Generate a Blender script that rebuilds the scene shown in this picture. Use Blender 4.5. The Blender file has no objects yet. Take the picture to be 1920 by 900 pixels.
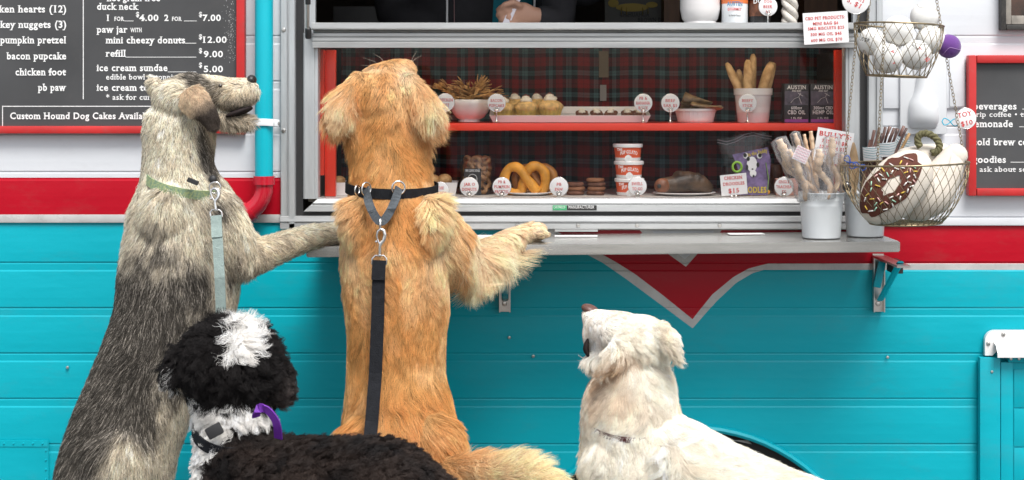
import bpy, bmesh, math, random
import numpy as np
from mathutils import Vector, Matrix, kdtree

# ---------------------------------------------------------------- camera, world, sun, exposure
D, FPX, H = 4.0, 2857.0, 1.25      # distance camera to trailer wall, focal length in pixels of the 1920 wide photo, eye height
SC = bpy.context.scene
COL = SC.collection
cam = bpy.data.cameras.new('camera'); camo = bpy.data.objects.new('camera', cam); COL.objects.link(camo)
camo.location = (0, -D, H); camo.rotation_euler = (math.radians(90), 0, 0)
cam.sensor_width = 36; cam.lens = FPX/1920*36; cam.shift_y = -(450-186)/1920
cam.clip_start = .05; cam.clip_end = 2000
cam.dof.use_dof = True; cam.dof.focus_distance = 3.55; cam.dof.aperture_fstop = 11
SC.camera = camo
w = bpy.data.worlds.new('World'); SC.world = w; w.use_nodes = True
nt = w.node_tree; sky = nt.nodes.new('ShaderNodeTexSky'); sky.sky_type = 'NISHITA'; sky.sun_disc = False
SUN_EL, SUN_AZ = math.radians(60), math.radians(158)   # azimuth from +Y, clockwise: behind the camera, to the right
sky.sun_elevation = SUN_EL; sky.sun_rotation = SUN_AZ; sky.dust_density = 3; sky.air_density = 1
hs = nt.nodes.new('ShaderNodeHueSaturation'); hs.inputs['Saturation'].default_value = .3
nt.links.new(sky.outputs[0], hs.inputs['Color']); nt.links.new(hs.outputs[0], nt.nodes['Background'].inputs[0])
nt.nodes['Background'].inputs[1].default_value = .125
sd = bpy.data.lights.new('sun', 'SUN'); sd.energy = 2.2; sd.angle = math.radians(26); sd.color = (1, .97, .93)
so = bpy.data.objects.new('sun', sd); COL.objects.link(so)
sv = Vector((math.sin(SUN_AZ)*math.cos(SUN_EL), math.cos(SUN_AZ)*math.cos(SUN_EL), math.sin(SUN_EL)))
so.rotation_euler = sv.to_track_quat('Z', 'Y').to_euler(); so.location = sv*20
SC.view_settings.view_transform = 'Standard'; SC.view_settings.look = 'None'
SC.view_settings.exposure = .80; SC.view_settings.gamma = 1
SC.cycles.max_bounces = 8; SC.cycles.transparent_max_bounces = 24
SC.cycles.caustics_reflective = False; SC.cycles.caustics_refractive = False

def S(y): return (D+y)/FPX
def P(px, py, y=0.0):
    s = S(y); return Vector(((px-960)*s, y, H-(py-186)*s))

# ---------------------------------------------------------------- materials
def lin(r, g, b):
    f = lambda c: c/12.92 if c <= .04045 else ((c+.055)/1.055)**2.4
    return (f(r/255), f(g/255), f(b/255), 1)
MATS = {}
def mat(name, col, rough=.5, metal=0.0, var=.08, nscale=6, bump=0.0, bscale=150, coat=0.0, spec=.5, stretch=None,
        alpha=1.0, sss=0.0, dirt=0.0, sheen=0.0, rvar=.1, col2=None, bdist=.002):
    if name in MATS: return MATS[name]
    m = bpy.data.materials.new(name); m.use_nodes = True; t = m.node_tree; b = t.nodes['Principled BSDF']
    L = t.links.new; tc = t.nodes.new('ShaderNodeTexCoord'); src = tc.outputs['Object']
    if stretch:
        mp = t.nodes.new('ShaderNodeMapping'); mp.inputs['Scale'].default_value = stretch; L(src, mp.inputs[0]); src = mp.outputs[0]
    n = t.nodes.new('ShaderNodeTexNoise'); n.inputs['Scale'].default_value = nscale; n.inputs['Detail'].default_value = 6; L(src, n.inputs['Vector'])
    rmp = t.nodes.new('ShaderNodeValToRGB'); rmp.color_ramp.elements[0].position = .3; rmp.color_ramp.elements[1].position = .7
    c = list(col)[:3]
    c2 = list(col2)[:3] if col2 else [min(1, x*(1+var)) for x in c]
    rmp.color_ramp.elements[0].color = [x*(1-var) for x in c]+[1]; rmp.color_ramp.elements[1].color = c2+[1]
    L(n.outputs['Fac'], rmp.inputs[0]); out = rmp.outputs[0]
    if dirt:
        n2 = t.nodes.new('ShaderNodeTexNoise'); n2.inputs['Scale'].default_value = nscale*3.7; n2.inputs['Detail'].default_value = 10; n2.inputs['Roughness'].default_value = .75
        L(src, n2.inputs['Vector'])
        r2 = t.nodes.new('ShaderNodeValToRGB'); r2.color_ramp.elements[0].position = .52; r2.color_ramp.elements[1].position = .78
        r2.color_ramp.elements[0].color = (0, 0, 0, 1); r2.color_ramp.elements[1].color = (dirt, dirt, dirt, 1)
        L(n2.outputs['Fac'], r2.inputs[0])
        mx = t.nodes.new('ShaderNodeMix'); mx.data_type = 'RGBA'; L(r2.outputs[0], mx.inputs['Factor']); L(out, mx.inputs[6]); mx.inputs[7].default_value = (.16, .14, .12, 1)
        out = mx.outputs[2]
    L(out, b.inputs['Base Color'])
    mr = t.nodes.new('ShaderNodeMapRange'); mr.inputs[3].default_value = max(.02, rough-rvar*rough); mr.inputs[4].default_value = min(1, rough+rvar*rough)
    L(n.outputs['Fac'], mr.inputs[0]); L(mr.outputs[0], b.inputs['Roughness'])
    b.inputs['Metallic'].default_value = metal; b.inputs['Specular IOR Level'].default_value = spec
    b.inputs['Coat Weight'].default_value = coat; b.inputs['Alpha'].default_value = alpha
    if sheen: b.inputs['Sheen Weight'].default_value = sheen
    if sss:
        b.inputs['Subsurface Weight'].default_value = sss; b.inputs['Subsurface Radius'].default_value = (.01, .006, .004); b.inputs['Subsurface Scale'].default_value = 1
    if bump:
        n3 = t.nodes.new('ShaderNodeTexNoise'); n3.inputs['Scale'].default_value = bscale; n3.inputs['Detail'].default_value = 4; L(src, n3.inputs['Vector'])
        bp = t.nodes.new('ShaderNodeBump'); bp.inputs['Strength'].default_value = bump; bp.inputs['Distance'].default_value = bdist
        L(n3.outputs['Fac'], bp.inputs['Height']); L(bp.outputs[0], b.inputs['Normal'])
    MATS[name] = m; return m

TEAL = mat('teal_paint', (.0, .37, .455), .36, var=.07, nscale=1.2, stretch=(1, 1, 2.5), bump=.3, bdist=.02, bscale=2.2, dirt=.14, spec=.3, rvar=.3)
RED = mat('red_paint', (.42, .002, .014), .33, spec=.25, var=.08, nscale=2, stretch=(1, 1, 2), bump=.3, bdist=.02, bscale=2.2, dirt=.15)
SILV = mat('silver_paint', (.52, .51, .50), .42, metal=.2, var=.12, nscale=14, dirt=.4)
WHITE = mat('white_siding', (.66, .68, .71), .42, var=.03, nscale=2, stretch=(1, 1, 2), bump=.25, bdist=.02, bscale=2.2, dirt=.12)
ALU = mat('brushed_aluminium', (.50, .51, .51), .42, metal=.55, var=.10, nscale=10, stretch=(.6, 8, 8), bump=.05, bscale=60, dirt=.25)
ALUV = mat('brushed_aluminium_upright', (.52, .54, .55), .42, metal=.55, var=.10, nscale=10, stretch=(8, 8, .6), bump=.05, bscale=60, dirt=.25)
STEEL = mat('steel', (.6, .58, .55), .28, metal=1, var=.1, nscale=20, dirt=.2)
CHROME = mat('chrome', (.75, .74, .72), .15, metal=1, var=.05)
BRASS = mat('antique_brass_wire', (.30, .24, .15), .4, metal=.9, var=.3, nscale=60)
RUB = mat('black_rubber', (.02, .02, .021), .55, var=.2)
DARK = mat('dark_interior', (.02, .018, .017), .8, var=.3)
CHALK = mat('chalkboard', (.055, .056, .058), .55, var=.3, nscale=3, bump=.05, bscale=300, dirt=.10)
LET = mat('white_lettering', (.80, .80, .79), .7, var=.12, nscale=160)
LETR = mat('red_lettering', (.60, .03, .03), .6, var=.2, nscale=90)
LETK = mat('black_lettering', (.02, .02, .02), .6, var=.1)
REDWOOD = mat('red_wood_frame', (.50, .022, .022), .42, var=.15, nscale=8, stretch=(1, 1, 1), bump=.3, bscale=40, dirt=.35)
PAPER = mat('white_paper', (.80, .79, .79), .6, var=.03, bump=.1, bscale=30)
CERAM = mat('white_ceramic', (.78, .76, .75), .18, var=.03, coat=.3)
BUCK = mat('white_enamel', (.82, .86, .88), .3, var=.04, nscale=3, coat=.2, dirt=.05)
ORANGE = mat('orange_red_board', (.80, .045, .018), .4, var=.08, bump=.1, bscale=60)

# ---------------------------------------------------------------- mesh builder
class MB:
    def __init__(s): s.v = []; s.f = []; s.m = []; s.mi = 0
    def add(s, vs, fs):
        k = len(s.v); s.v += [tuple(v) for v in vs]; s.f += [tuple(i+k for i in f) for f in fs]; s.m += [s.mi]*len(fs)
        return s
    def box(s, x0, x1, y0, y1, z0, z1, R=None, bev=0):
        if bev:
            b = bmesh.new(); bmesh.ops.create_cube(b, size=1)
            for v in b.verts: v.co = Vector(((x0+x1)/2+v.co.x*(x1-x0), (y0+y1)/2+v.co.y*(y1-y0), (z0+z1)/2+v.co.z*(z1-z0)))
            bmesh.ops.bevel(b, geom=b.edges[:], offset=bev, segments=2, affect='EDGES', profile=.6)
            vs = [v.co.copy() for v in b.verts]; fs = [[v.index for v in f.verts] for f in b.faces]; b.verts.index_update(); b.free()
        else:
            vs = [Vector((x, y, z)) for x in (x0, x1) for y in (y0, y1) for z in (z0, z1)]
            fs = [(0, 1, 3, 2), (4, 6, 7, 5), (0, 4, 5, 1), (2, 3, 7, 6), (0, 2, 6, 4), (1, 5, 7, 3)]
        if R is not None: vs = [R@v for v in vs]
        return s.add(vs, fs)
    def tube(s, pts, r, n=8, close=False, cap=True, flat=None, up=None):
        pts = [Vector(p) for p in pts]; N = len(pts)
        rs = r if isinstance(r, (list, tuple)) else [r]*N
        vs = []; prev = None
        for i in range(N):
            t = (pts[(i+1) % N]-pts[i-1]) if close else pts[min(i+1, N-1)]-pts[max(i-1, 0)]
            t.normalize()
            if up is not None: u = Vector(up)-t*Vector(up).dot(t)
            elif prev is None:
                a = Vector((0, 1, 0)) if abs(t.y) < .9 else Vector((1, 0, 0)); u = a-t*a.dot(t)
            else: u = prev-t*prev.dot(t)
            u.normalize(); prev = u; w_ = t.cross(u)
            fa, fb = flat if flat else (1, 1)
            for k in range(n):
                an = 2*math.pi*k/n
                vs.append(pts[i]+(u*math.cos(an)*fa+w_*math.sin(an)*fb)*rs[i])
        fs = []
        for i in range(N if close else N-1):
            j = (i+1) % N
            for k in range(n):
                l = (k+1) % n; fs.append((i*n+k, i*n+l, j*n+l, j*n+k))
        if not close and cap: fs += [tuple(range(n-1, -1, -1)), tuple((N-1)*n+k for k in range(n))]
        return s.add(vs, fs)
    def lathe(s, c, prof, n=24, ax='z', sq=None, wob=None):
        # prof: (radius, height)
        vs = []; fs = []
        for i, (r, h) in enumerate(prof):
            for k in range(n):
                a = 2*math.pi*k/n; rr = r*(wob(a, i) if wob else 1)
                x, y = rr*math.cos(a), rr*math.sin(a)
                if sq: x *= sq[0]; y *= sq[1]
                vs.append(Vector((x, y, h)) if ax == 'z' else (Vector((x, -h, y)) if ax == 'y' else Vector((h, x, y))))
        for i in range(len(prof)-1):
            for k in range(n):
                l = (k+1) % n; fs.append((i*n+k, i*n+l, (i+1)*n+l, (i+1)*n+k))
        if prof[0][0] > 1e-6: fs.append(tuple(range(n-1, -1, -1)))
        if prof[-1][0] > 1e-6: fs.append(tuple((len(prof)-1)*n+k for k in range(n)))
        c = Vector(c); return s.add([c+v for v in vs], fs)
    def ell(s, c, rx, ry, rz, n=16, R=None, noise=0, seed=0):
        rnd = random.Random(seed); vs = []; m = n//2; c = Vector(c)
        for i in range(m+1):
            th = math.pi*i/m
            for k in range(n):
                a = 2*math.pi*k/n; q = 1+(rnd.uniform(-noise, noise) if 0 < i < m else 0)
                v = Vector((rx*math.sin(th)*math.cos(a)*q, ry*math.sin(th)*math.sin(a)*q, rz*math.cos(th)*q))
                vs.append(c+(R@v if R is not None else v))
        fs = []
        for i in range(m):
            for k in range(n):
                l = (k+1) % n; fs.append((i*n+k, (i+1)*n+k, (i+1)*n+l, i*n+l))
        return s.add(vs, fs)
    def prism(s, poly, y0, y1, M=None):
        # poly in (x, z), extruded in y
        n = len(poly); vs = [Vector((x, y0, z)) for x, z in poly]+[Vector((x, y1, z)) for x, z in poly]
        if M is not None: vs = [M@v for v in vs]
        fs = [tuple(range(n)), tuple(range(2*n-1, n-1, -1))]+[(i, n+i, n+(i+1) % n, (i+1) % n) for i in range(n)]
        return s.add(vs, fs)
    def build(s, name, mats, parent=None, smooth=False, weld=False, kind=None, label=None):
        me = bpy.data.meshes.new(name); me.from_pydata(s.v, [], s.f)
        if not isinstance(mats, (list, tuple)): mats = [mats]
        for m in mats: me.materials.append(m)
        if len(mats) > 1: me.polygons.foreach_set('material_index', s.m)
        b = bmesh.new(); b.from_mesh(me)
        if weld: bmesh.ops.remove_doubles(b, verts=b.verts, dist=1e-5)
        else: bmesh.ops.remove_doubles(b, verts=b.verts, dist=1e-7)
        bmesh.ops.recalc_face_normals(b, faces=b.faces); b.to_mesh(me); b.free()
        if smooth:
            me.polygons.foreach_set('use_smooth', [True]*len(me.polygons))
            if smooth != 'all': me.set_sharp_from_angle(angle=math.radians(40))
        o = bpy.data.objects.new(name, me); COL.objects.link(o)
        if parent: par(o, parent)
        if kind: o['kind'] = kind
        if label: o['label'] = label
        return o
def par(o, p):
    o.parent = p; o.matrix_parent_inverse = MW(p).inverted()
def MW(o):
    m = o.matrix_basis.copy()
    if o.parent: m = MW(o.parent)@o.matrix_parent_inverse@m
    return m
def thing(name, label, cat, loc=(0, 0, 0), group=None):
    o = bpy.data.objects.new(name, None); COL.objects.link(o); o.location = loc; o.empty_display_size = .05
    return tag(o, label, cat, group)
def tag(o, label, cat, group=None):
    o['label'] = label; o['category'] = cat
    if group: o['group'] = group
    return o
def copy_tree(o, off, label=None, parent=None):
    c = o.copy(); COL.objects.link(c)
    if parent is None: c.location = Vector(o.location)+Vector(off)
    else: c.parent = parent
    if label: c['label'] = label
    for ch in [q for q in bpy.data.objects if q.parent == o]: copy_tree(ch, off, None, c)
    return c

# ---------------------------------------------------------------- lettering (meshes with slab serifs)
TC = {}
def glyphs(s, bold, serif):
    k = (s, bold, serif)
    if k in TC: return TC[k]
    cu = bpy.data.curves.new('t', 'FONT'); cu.body = s; cu.size = 1; cu.offset = bold; cu.fill_mode = 'FRONT'; cu.resolution_u = 3
    cu.space_character = 1.12
    o = bpy.data.objects.new('t', cu); COL.objects.link(o)
    dg = bpy.context.evaluated_depsgraph_get(); me = bpy.data.meshes.new_from_object(o.evaluated_get(dg))
    V = [(v.co.x, v.co.y, 0.0) for v in me.vertices]; F = [tuple(p.vertices) for p in me.polygons]
    if serif:
        cnt = {}
        for f in F:
            cy = sum(V[i][1] for i in f)/len(f)
            for i in range(len(f)):
                e = tuple(sorted((f[i], f[(i+1) % len(f)]))); cnt.setdefault(e, []).append(cy)
        for (a, b), cs in cnt.items():
            if len(cs) != 1: continue
            xa, xb = sorted((V[a][0], V[b][0])); ya, yb = V[a][1], V[b][1]
            if abs(ya-yb) > .004 or not .05 < xb-xa < .19: continue
            if ya > .35 and cs[0] > ya: continue
            if ya < .1 and cs[0] < ya: continue
            q = .07; h = .07
            y0, y1 = (ya, ya+h) if cs[0] > ya else (ya-h, ya)
            n = len(V); V += [(xa-q, y0, .004), (xb+q, y0, .004), (xb+q, y1, .004), (xa-q, y1, .004)]; F.append((n, n+1, n+2, n+3))
    bpy.data.objects.remove(o); bpy.data.curves.remove(cu); bpy.data.meshes.remove(me)
    xs = [v[0] for v in V] or [0, 1]
    TC[k] = (V, F, min(xs), max(xs)); return TC[k]
def text(s, x, base, cap, y, m, parent, width=None, align='l', bold=.024, serif=True, rot=0, name='lettering', curve=0, piv=None, yaw=0):
    """x, base, cap and width in photo pixels at depth y"""
    V, F, x0, x1 = glyphs(s, bold, serif); k = S(y); sz = cap/.73
    sx = width/(x1-x0) if width else sz
    W_ = (x1-x0)*sx; ox = {'l': 0, 'c': -W_/2, 'r': -W_}[align]
    ca, sa = math.cos(math.radians(rot)), math.sin(math.radians(rot)); pv = piv or (x, base); vs = []
    for (a, b, c) in V:
        X = (a-x0)*sx+ox; Y = b*sz
        if curve: Y -= curve*X*X
        X += x-pv[0]; Y += pv[1]-base
        X, Y = X*ca-Y*sa, X*sa+Y*ca
        p = P(pv[0], pv[1], y); dx = X*k
        vs.append((p.x+dx*math.cos(yaw), y-c*.05+dx*math.sin(yaw), p.z+Y*k))
    mb = MB(); mb.add(vs, F); return mb.build(name, m, parent)

# ---------------------------------------------------------------- organic shapes
def catmull(rows, sub=5):
    R = np.array(rows, float); n = len(R); out = []
    for i in range(n-1):
        p0, p1, p2, p3 = R[max(i-1, 0)], R[i], R[i+1], R[min(i+2, n-1)]
        for k in range(sub):
            t = k/sub; out.append(.5*((2*p1)+(-p0+p2)*t+(2*p0-5*p1+4*p2-p3)*t*t+(-p0+3*p1-3*p2+p3)*t**3))
    out.append(R[-1]); return out
def limb(mb, rows, n=20, sub=5, caps=(1, 1)):
    """rows: (px, py, y, half width in photo px, half depth in m)"""
    rs = catmull(rows, sub); pts = [P(r[0], r[1], r[2]) for r in rs]; A = [r[3]*S(r[2]) for r in rs]; B = [r[4] for r in rs]
    def capx(i0, i1, A0, B0):
        t = (pts[i0]-pts[i1]).normalized(); return [(pts[i0]+t*min(A0, B0)*math.sin(q), math.cos(q)) for q in (.5, 1.0, 1.35)]
    N = len(pts); seq = []
    if caps[0]: seq += [(p, A[0]*k, B[0]*k) for p, k in reversed(capx(0, 1, A[0], B[0]))]
    seq += list(zip(pts, A, B))
    if caps[1]: seq += [(p, A[-1]*k, B[-1]*k) for p, k in capx(N-1, N-2, A[-1], B[-1])]
    vs = []; N = len(seq)
    for i in range(N):
        t = (seq[min(i+1, N-1)][0]-seq[max(i-1, 0)][0]).normalized()
        u = t.cross(Vector((0, 1, 0)))
        if u.length < .15: u = Vector((1, 0, 0))-t*t.x
        u.normalize(); w_ = t.cross(u).normalized()
        for k in range(n):
            a = 2*math.pi*k/n; vs.append(seq[i][0]+u*math.cos(a)*seq[i][1]+w_*math.sin(a)*seq[i][2])
    fs = [(i*n+k, i*n+(k+1) % n, (i+1)*n+(k+1) % n, (i+1)*n+k) for i in range(N-1) for k in range(n)]
    fs += [tuple(range(n-1, -1, -1)), tuple((N-1)*n+k for k in range(n))]
    mb.add(vs, fs)
def blob(mb, px, py, y, a, b, c, rot=0):
    """a, c: half width and height in px, b: half depth in m"""
    s = S(y); mb.ell(P(px, py, y), a*s, b, c*s, 24, Matrix.Rotation(math.radians(rot), 3, 'Y'))
def lump(mb, name, parent, mats, vox=.007, smooth=8):
    o = mb.build(name, mats, None)
    m = o.modifiers.new('r', 'REMESH'); m.mode = 'VOXEL'; m.voxel_size = vox
    s = o.modifiers.new('s', 'SMOOTH'); s.iterations = smooth; s.factor = .5
    dg = bpy.context.evaluated_depsgraph_get(); me = bpy.data.meshes.new_from_object(o.evaluated_get(dg))
    o.modifiers.clear(); old = o.data; o.data = me; bpy.data.meshes.remove(old); me.name = name
    me.polygons.foreach_set('use_smooth', [True]*len(me.polygons)); me.materials.clear(); me.materials.append(mats)
    if parent: par(o, parent)
    return o
def ringo(mb, c, r, t, nrm=(0, 1, 0), n=20, sy=1):
    nrm = Vector(nrm).normalized(); a = Vector((0, 0, 1)) if abs(nrm.z) < .9 else Vector((1, 0, 0)); u = (a-nrm*a.dot(nrm)).normalized(); v = nrm.cross(u)
    mb.tube([Vector(c)+u*math.cos(2*math.pi*k/n)*r*sy+v*math.sin(2*math.pi*k/n)*r for k in range(n)], t, 6, close=True)
# ---------------------------------------------------------------- ground
g = MB(); g.v = [(-400, -400, 0), (400, -400, 0), (400, 400, 0), (-400, 400, 0)]; g.f = [(0, 1, 2, 3)]; g.m = [0]
gr = g.build('ground', mat('asphalt', (.13, .13, .13), .9, var=.2, nscale=3, bump=.8, bscale=120), kind='structure')

# ---------------------------------------------------------------- the trailer
TR = thing('food_trailer', 'vintage food trailer with white, red and teal ribbed siding and a lit serving window', 'food trailer', (0, 0, 0))
XL, XR = -1000, 2700
def interp(tab, v):
    if v <= tab[0][0]: return tab[0][1]
    for (a, b), (c, d) in zip(tab, tab[1:]):
        if v <= c: return b+(d-b)*(v-a)/(c-a)
    return tab[-1][1]
oL = [(403, 900), (423, 1000), (440, 1032), (474, 1095), (492, 1129), (523, 1174), (566, 1232), (615, 1298)]
iL = [(403, 930), (423, 1022), (440, 1056), (474, 1124), (492, 1156), (514, 1191), (552, 1241), (598, 1298)]
oR = [(506, 1432), (512, 1411), (530, 1380), (564, 1344), (615, 1298.5)]
iR = [(494, 1440), (503, 1404), (519, 1375), (552, 1335), (598, 1298.5)]
nol = [(403, 1175), (440, 1207), (474, 1250), (500, 1286)]; nil = [(403, 1195), (440, 1229), (474, 1268), (486, 1284)]
nor = [(403, 1375), (440, 1346), (474, 1309), (500, 1286)]; nir = [(403, 1358), (440, 1334), (474, 1297), (486, 1284)]
# materials: 0 white, 1 red, 2 silver, 3 teal
def paint(pa, pb):
    m = (pa+pb)/2
    I = lambda t: (interp(t, pa), interp(t, pb))
    end = (XR, XR)
    if m < 333: return [(end, 0)]
    if m < 402: return [((800, 800), 1), (end, 0)]
    if m < 417: return [((800, 800), 2), (end, 0)]
    if m < 423: return [((800, 800), 3), (end, 0)]
    if m < 486: return [(I(oL), 3), (I(iL), 2), (I(nol), 1), (I(nil), 2), (I(nir), 0), (I(nor), 2), (end, 1)]
    if m < 494: return [(I(oL), 3), (I(iL), 2), (I(nol), 1), (I(nor), 2), (end, 1)]
    if m < 500: return [(I(oL), 3), (I(iL), 2), (I(nol), 1), (I(nor), 2), (I(iR), 1), (end, 2)]
    if m < 506: return [(I(oL), 3), (I(iL), 2), (I(iR), 1), (end, 2)]
    if m < 598: return [(I(oL), 3), (I(iL), 2), (I(iR), 1), (I(oR), 2), (end, 3)]
    if m < 615: return [(I(oL), 3), (I(oR), 2), (end, 3)]
    return [(end, 3)]
WCX, WR, WTOP = 1295, 339, 803
def arch(py):
    if py <= WTOP: return 0
    return math.sqrt(max(0, WR*WR-(WTOP+WR-py)**2)) if py < WTOP+WR else WR
cuts = [333, 402, 417, 423, 486, 494, 500, 506, 598, 615, WTOP]
def prof(t):      # py offset inside a course -> stand-out in metres
    return interp([(0, .0004), (2, .0013), (13, .0008), (16, .0023), (30, .0031), (45, .0036), (65, .0034), (82, .0026), (85, .0004)], t)
def course(p0, x0, x1, hole=None):
    rows = sorted({p0, p0+2, p0+13, p0+16, p0+30, p0+45, p0+65, p0+82, p0+85} | {c for c in cuts if p0 < c < p0+85}
                  | {float(v) for v in range(404, 616, 4) if p0 < v < p0+85 and p0+85 > 404}
                  | {p0+k*2.5 for k in range(34) if p0+85 > WTOP})
    if hole: rows = sorted(set(rows) | ({hole} if p0 < hole < p0+85 else set()))
    mb = MB()
    for a, b in zip(rows, rows[1:]):
        if b-a < .05: continue
        ya, yb = -prof(a-p0), -prof(b-p0 if b-p0 < 84.99 else 84.99 if b-p0 < 85 else 85)
        za, zb = P(0, a).z, P(0, b).z; pa = pb = x0
        for (ea, eb), mi in paint(a, b):
            ea, eb = min(max(ea, x0), x1), min(max(eb, x0), x1)
            segs = [((pa, ea), (pb, eb))]; m = (a+b)/2
            if hole and m < hole:
                q = []
                for (u0, u1), (v0, v1) in segs:
                    q.append(((u0, min(u1, 555)), (v0, min(v1, 555)))); q.append(((max(u0, 1625), u1), (max(v0, 1625), v1)))
                segs = q
            ha, hb = arch(a), arch(b)
            if m > WTOP:
                q = []
                for (u0, u1), (v0, v1) in segs:
                    q.append(((u0, min(u1, WCX-ha)), (v0, min(v1, WCX-hb)))); q.append(((max(u0, WCX+ha), u1), (max(v0, WCX+hb), v1)))
                segs = q
            mb.mi = mi
            for (u0, u1), (v0, v1) in segs:
                u1, v1 = max(u0, u1), max(v0, v1)
                if u1-u0 < .02 and v1-v0 < .02: continue
                X = lambda p: (p-960)*S(0)
                mb.add([(X(u0), ya, za), (X(u1), ya, za), (X(v1), yb, zb), (X(v0), yb, zb)], [(0, 1, 2, 3)])
            pa, pb = ea, eb
    if mb.f:
        o = mb.build('siding_panel', [WHITE, RED, SILV, TEAL], TR, weld=True)
        md = o.modifiers.new('t', 'SOLIDIFY'); md.thickness = .0012; md.offset = -1
for k in range(-8, 6):
    p0 = 578-85+85*k
    if p0+85 <= 428 and p0 > -340: course(p0, XL, 555); course(p0, 1625, XR)
    elif p0 < 428 <= p0+85: course(p0, XL, XR, 428)
    else: course(p0, XL, XR)
def slab(name, px0, px1, py0, py1, y0, y1, m, parent=TR, bev=0, **k):
    mb = MB(); a, b = P(px0, py0, 0), P(px1, py1, 0)
    mb.box(a.x, b.x, y0, y1, b.z, a.z, bev=bev); return mb.build(name, m, parent, smooth=bool(bev), **k)
X_ = lambda px: (px-960)*S(0)
Z_ = lambda py: P(0, py, 0).z
# trailer shell: roof, ends, back, floor
slab('roof', XL-10, XR+10, -330, -300, -.03, 2.15, WHITE)
slab('end_wall', XL-12, XL-2, -300, 1000, -.004, 2.12, WHITE)
slab('end_wall', XR+2, XR+12, -300, 1000, -.004, 2.12, WHITE)
slab('back_wall', XL, XR, -300, 1000, 2.08, 2.11, mat('brown_panelling', (.07, .045, .03), .6, var=.2))
slab('floor', XL, XR, 800, 830, .03, 2.06, DARK)
slab('ceiling', XL+5, XR-5, -298, -290, .03, 2.06, DARK)
# wheel arch lip, liner and wheel
mb = MB(); pts = []
for i in range(41):
    a = math.pi*(-.02+1.04*i/40); pts.append((X_(WCX)+math.cos(a)*(WR+3)*S(0), -.012, Z_(WTOP+WR)+math.sin(a)*(WR+3)*S(0)))
mb.tube(pts, .009, 8, flat=(1.3, 1)); mb.build('wheel_arch_trim', TEAL, TR, smooth=True)
mb = MB(); n = 28; ring = [(X_(WCX)+math.cos(math.pi*i/n)*(WR+1)*S(0), Z_(WTOP+WR)+math.sin(math.pi*i/n)*(WR+1)*S(0)) for i in range(n+1)]
ring = [(ring[0][0], .05)]+ring+[(ring[-1][0], .05)]
vs = [(x, .012, z) for x, z in ring]+[(x, .3, z) for x, z in ring]; N = len(ring)
mb.add(vs, [(i, i+1, N+i+1, N+i) for i in range(N-1)]+[tuple(range(2*N-1, N-1, -1))]); mb.build('wheel_well', RUB, TR)
mb = MB(); c = Vector((X_(WCX), .13, .33))
mb.lathe(c, [(.17, -.09), (.30, -.095), (.325, -.06), (.33, 0), (.325, .06), (.30, .095), (.17, .09)], 40, 'y'); mb.build('tyre', RUB, TR, smooth=True)
mb = MB(); mb.lathe(c, [(0, .06), (.06, .06), (.07, .02), (.14, .03), (.172, .08), (.172, -.06), (0, -.06)], 32, 'y'); mb.build('rim', ALU, TR, smooth=True)
mb = MB(); mb.tube([P(1330, 812, .05), P(1400, 826, .05), P(1440, 850, .06)], .012, 8); mb.build('suspension_arm', ALU, TR, smooth=True)

# screws and rivets in the siding
def rivet(px, py, r=3.2, m=STEEL, y=-.007, name='rivet', parent=TR):
    mb = MB(); mb.lathe(P(px, py, 0)+Vector((0, y, 0)), [(r*.0014, 0), (r*.0011, .002), (0, .003)], 10, 'y')
    return mb.build(name, m, parent, smooth=True)
for px, py in ((128, 688), (1000, 667), (955, 632), (1663, 669), (1855, 414), (1795, 112)): rivet(px, py)
# riveted patch low on the left
slab('riveted_patch', -300, 93, 824, 1000, -.0085, -.0070, TEAL)
slab('riveted_patch', -300, 91, 824, 836, -.0100, -.0086, TEAL)
for i in range(5): rivet(10+18*i, 830, 1.8, TEAL, -.0100)
for i in range(4): rivet(88, 843+18*i, 1.8, TEAL, -.0085)
# trim strip over the red band on the right
slab('trim_strip', 1628, XR, 408, 422, -.010, -.0066, WHITE, bev=.001)
slab('trim_strip', XL, 527, 402, 417, -.009, -.0066, SILV, bev=.001)
# red marker lamp half hidden behind the grey dog
mb = MB(); mb.ell(P(214, 674, -.012), .024, .016, .036, 20)
mb.build('marker_lamp', mat('red_lens', (.55, .008, .01), .12, coat=.6), TR, smooth='all')

# ---- service window: outer frame, gasket, sash, glass
def rail_h(name, px0, px1, py0, py1, yf, depth, ridges, m, miter=0, parent=TR):
    """extruded rail with grooves running along x"""
    mb = MB(); n = len(ridges); za, zb = Z_(py0), Z_(py1); vs = []; 
    for t, d in ridges:
        z = za+(zb-za)*t; k = miter*(t)*S(0)
        vs += [(X_(px0)-k, yf-d, z), (X_(px1)+k, yf-d, z)]
    fs = [(2*i, 2*i+1, 2*i+3, 2*i+2) for i in range(n-1)]
    b = len(vs); z0, z1 = vs[0][2], vs[-1][2]
    vs += [(X_(px0), yf+depth, z0), (X_(px1), yf+depth, z0), (X_(px0), yf+depth, z1), (X_(px1), yf+depth, z1)]
    fs += [(0, 1, b+1, b), (2*n-2, 2*n-1, b+3, b+2), tuple([2*i for i in range(n)]+[b+2, b]), tuple([2*i+1 for i in range(n)]+[b+3, b+1])]
    mb.add(vs, fs); return mb.build(name, m, parent)
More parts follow.
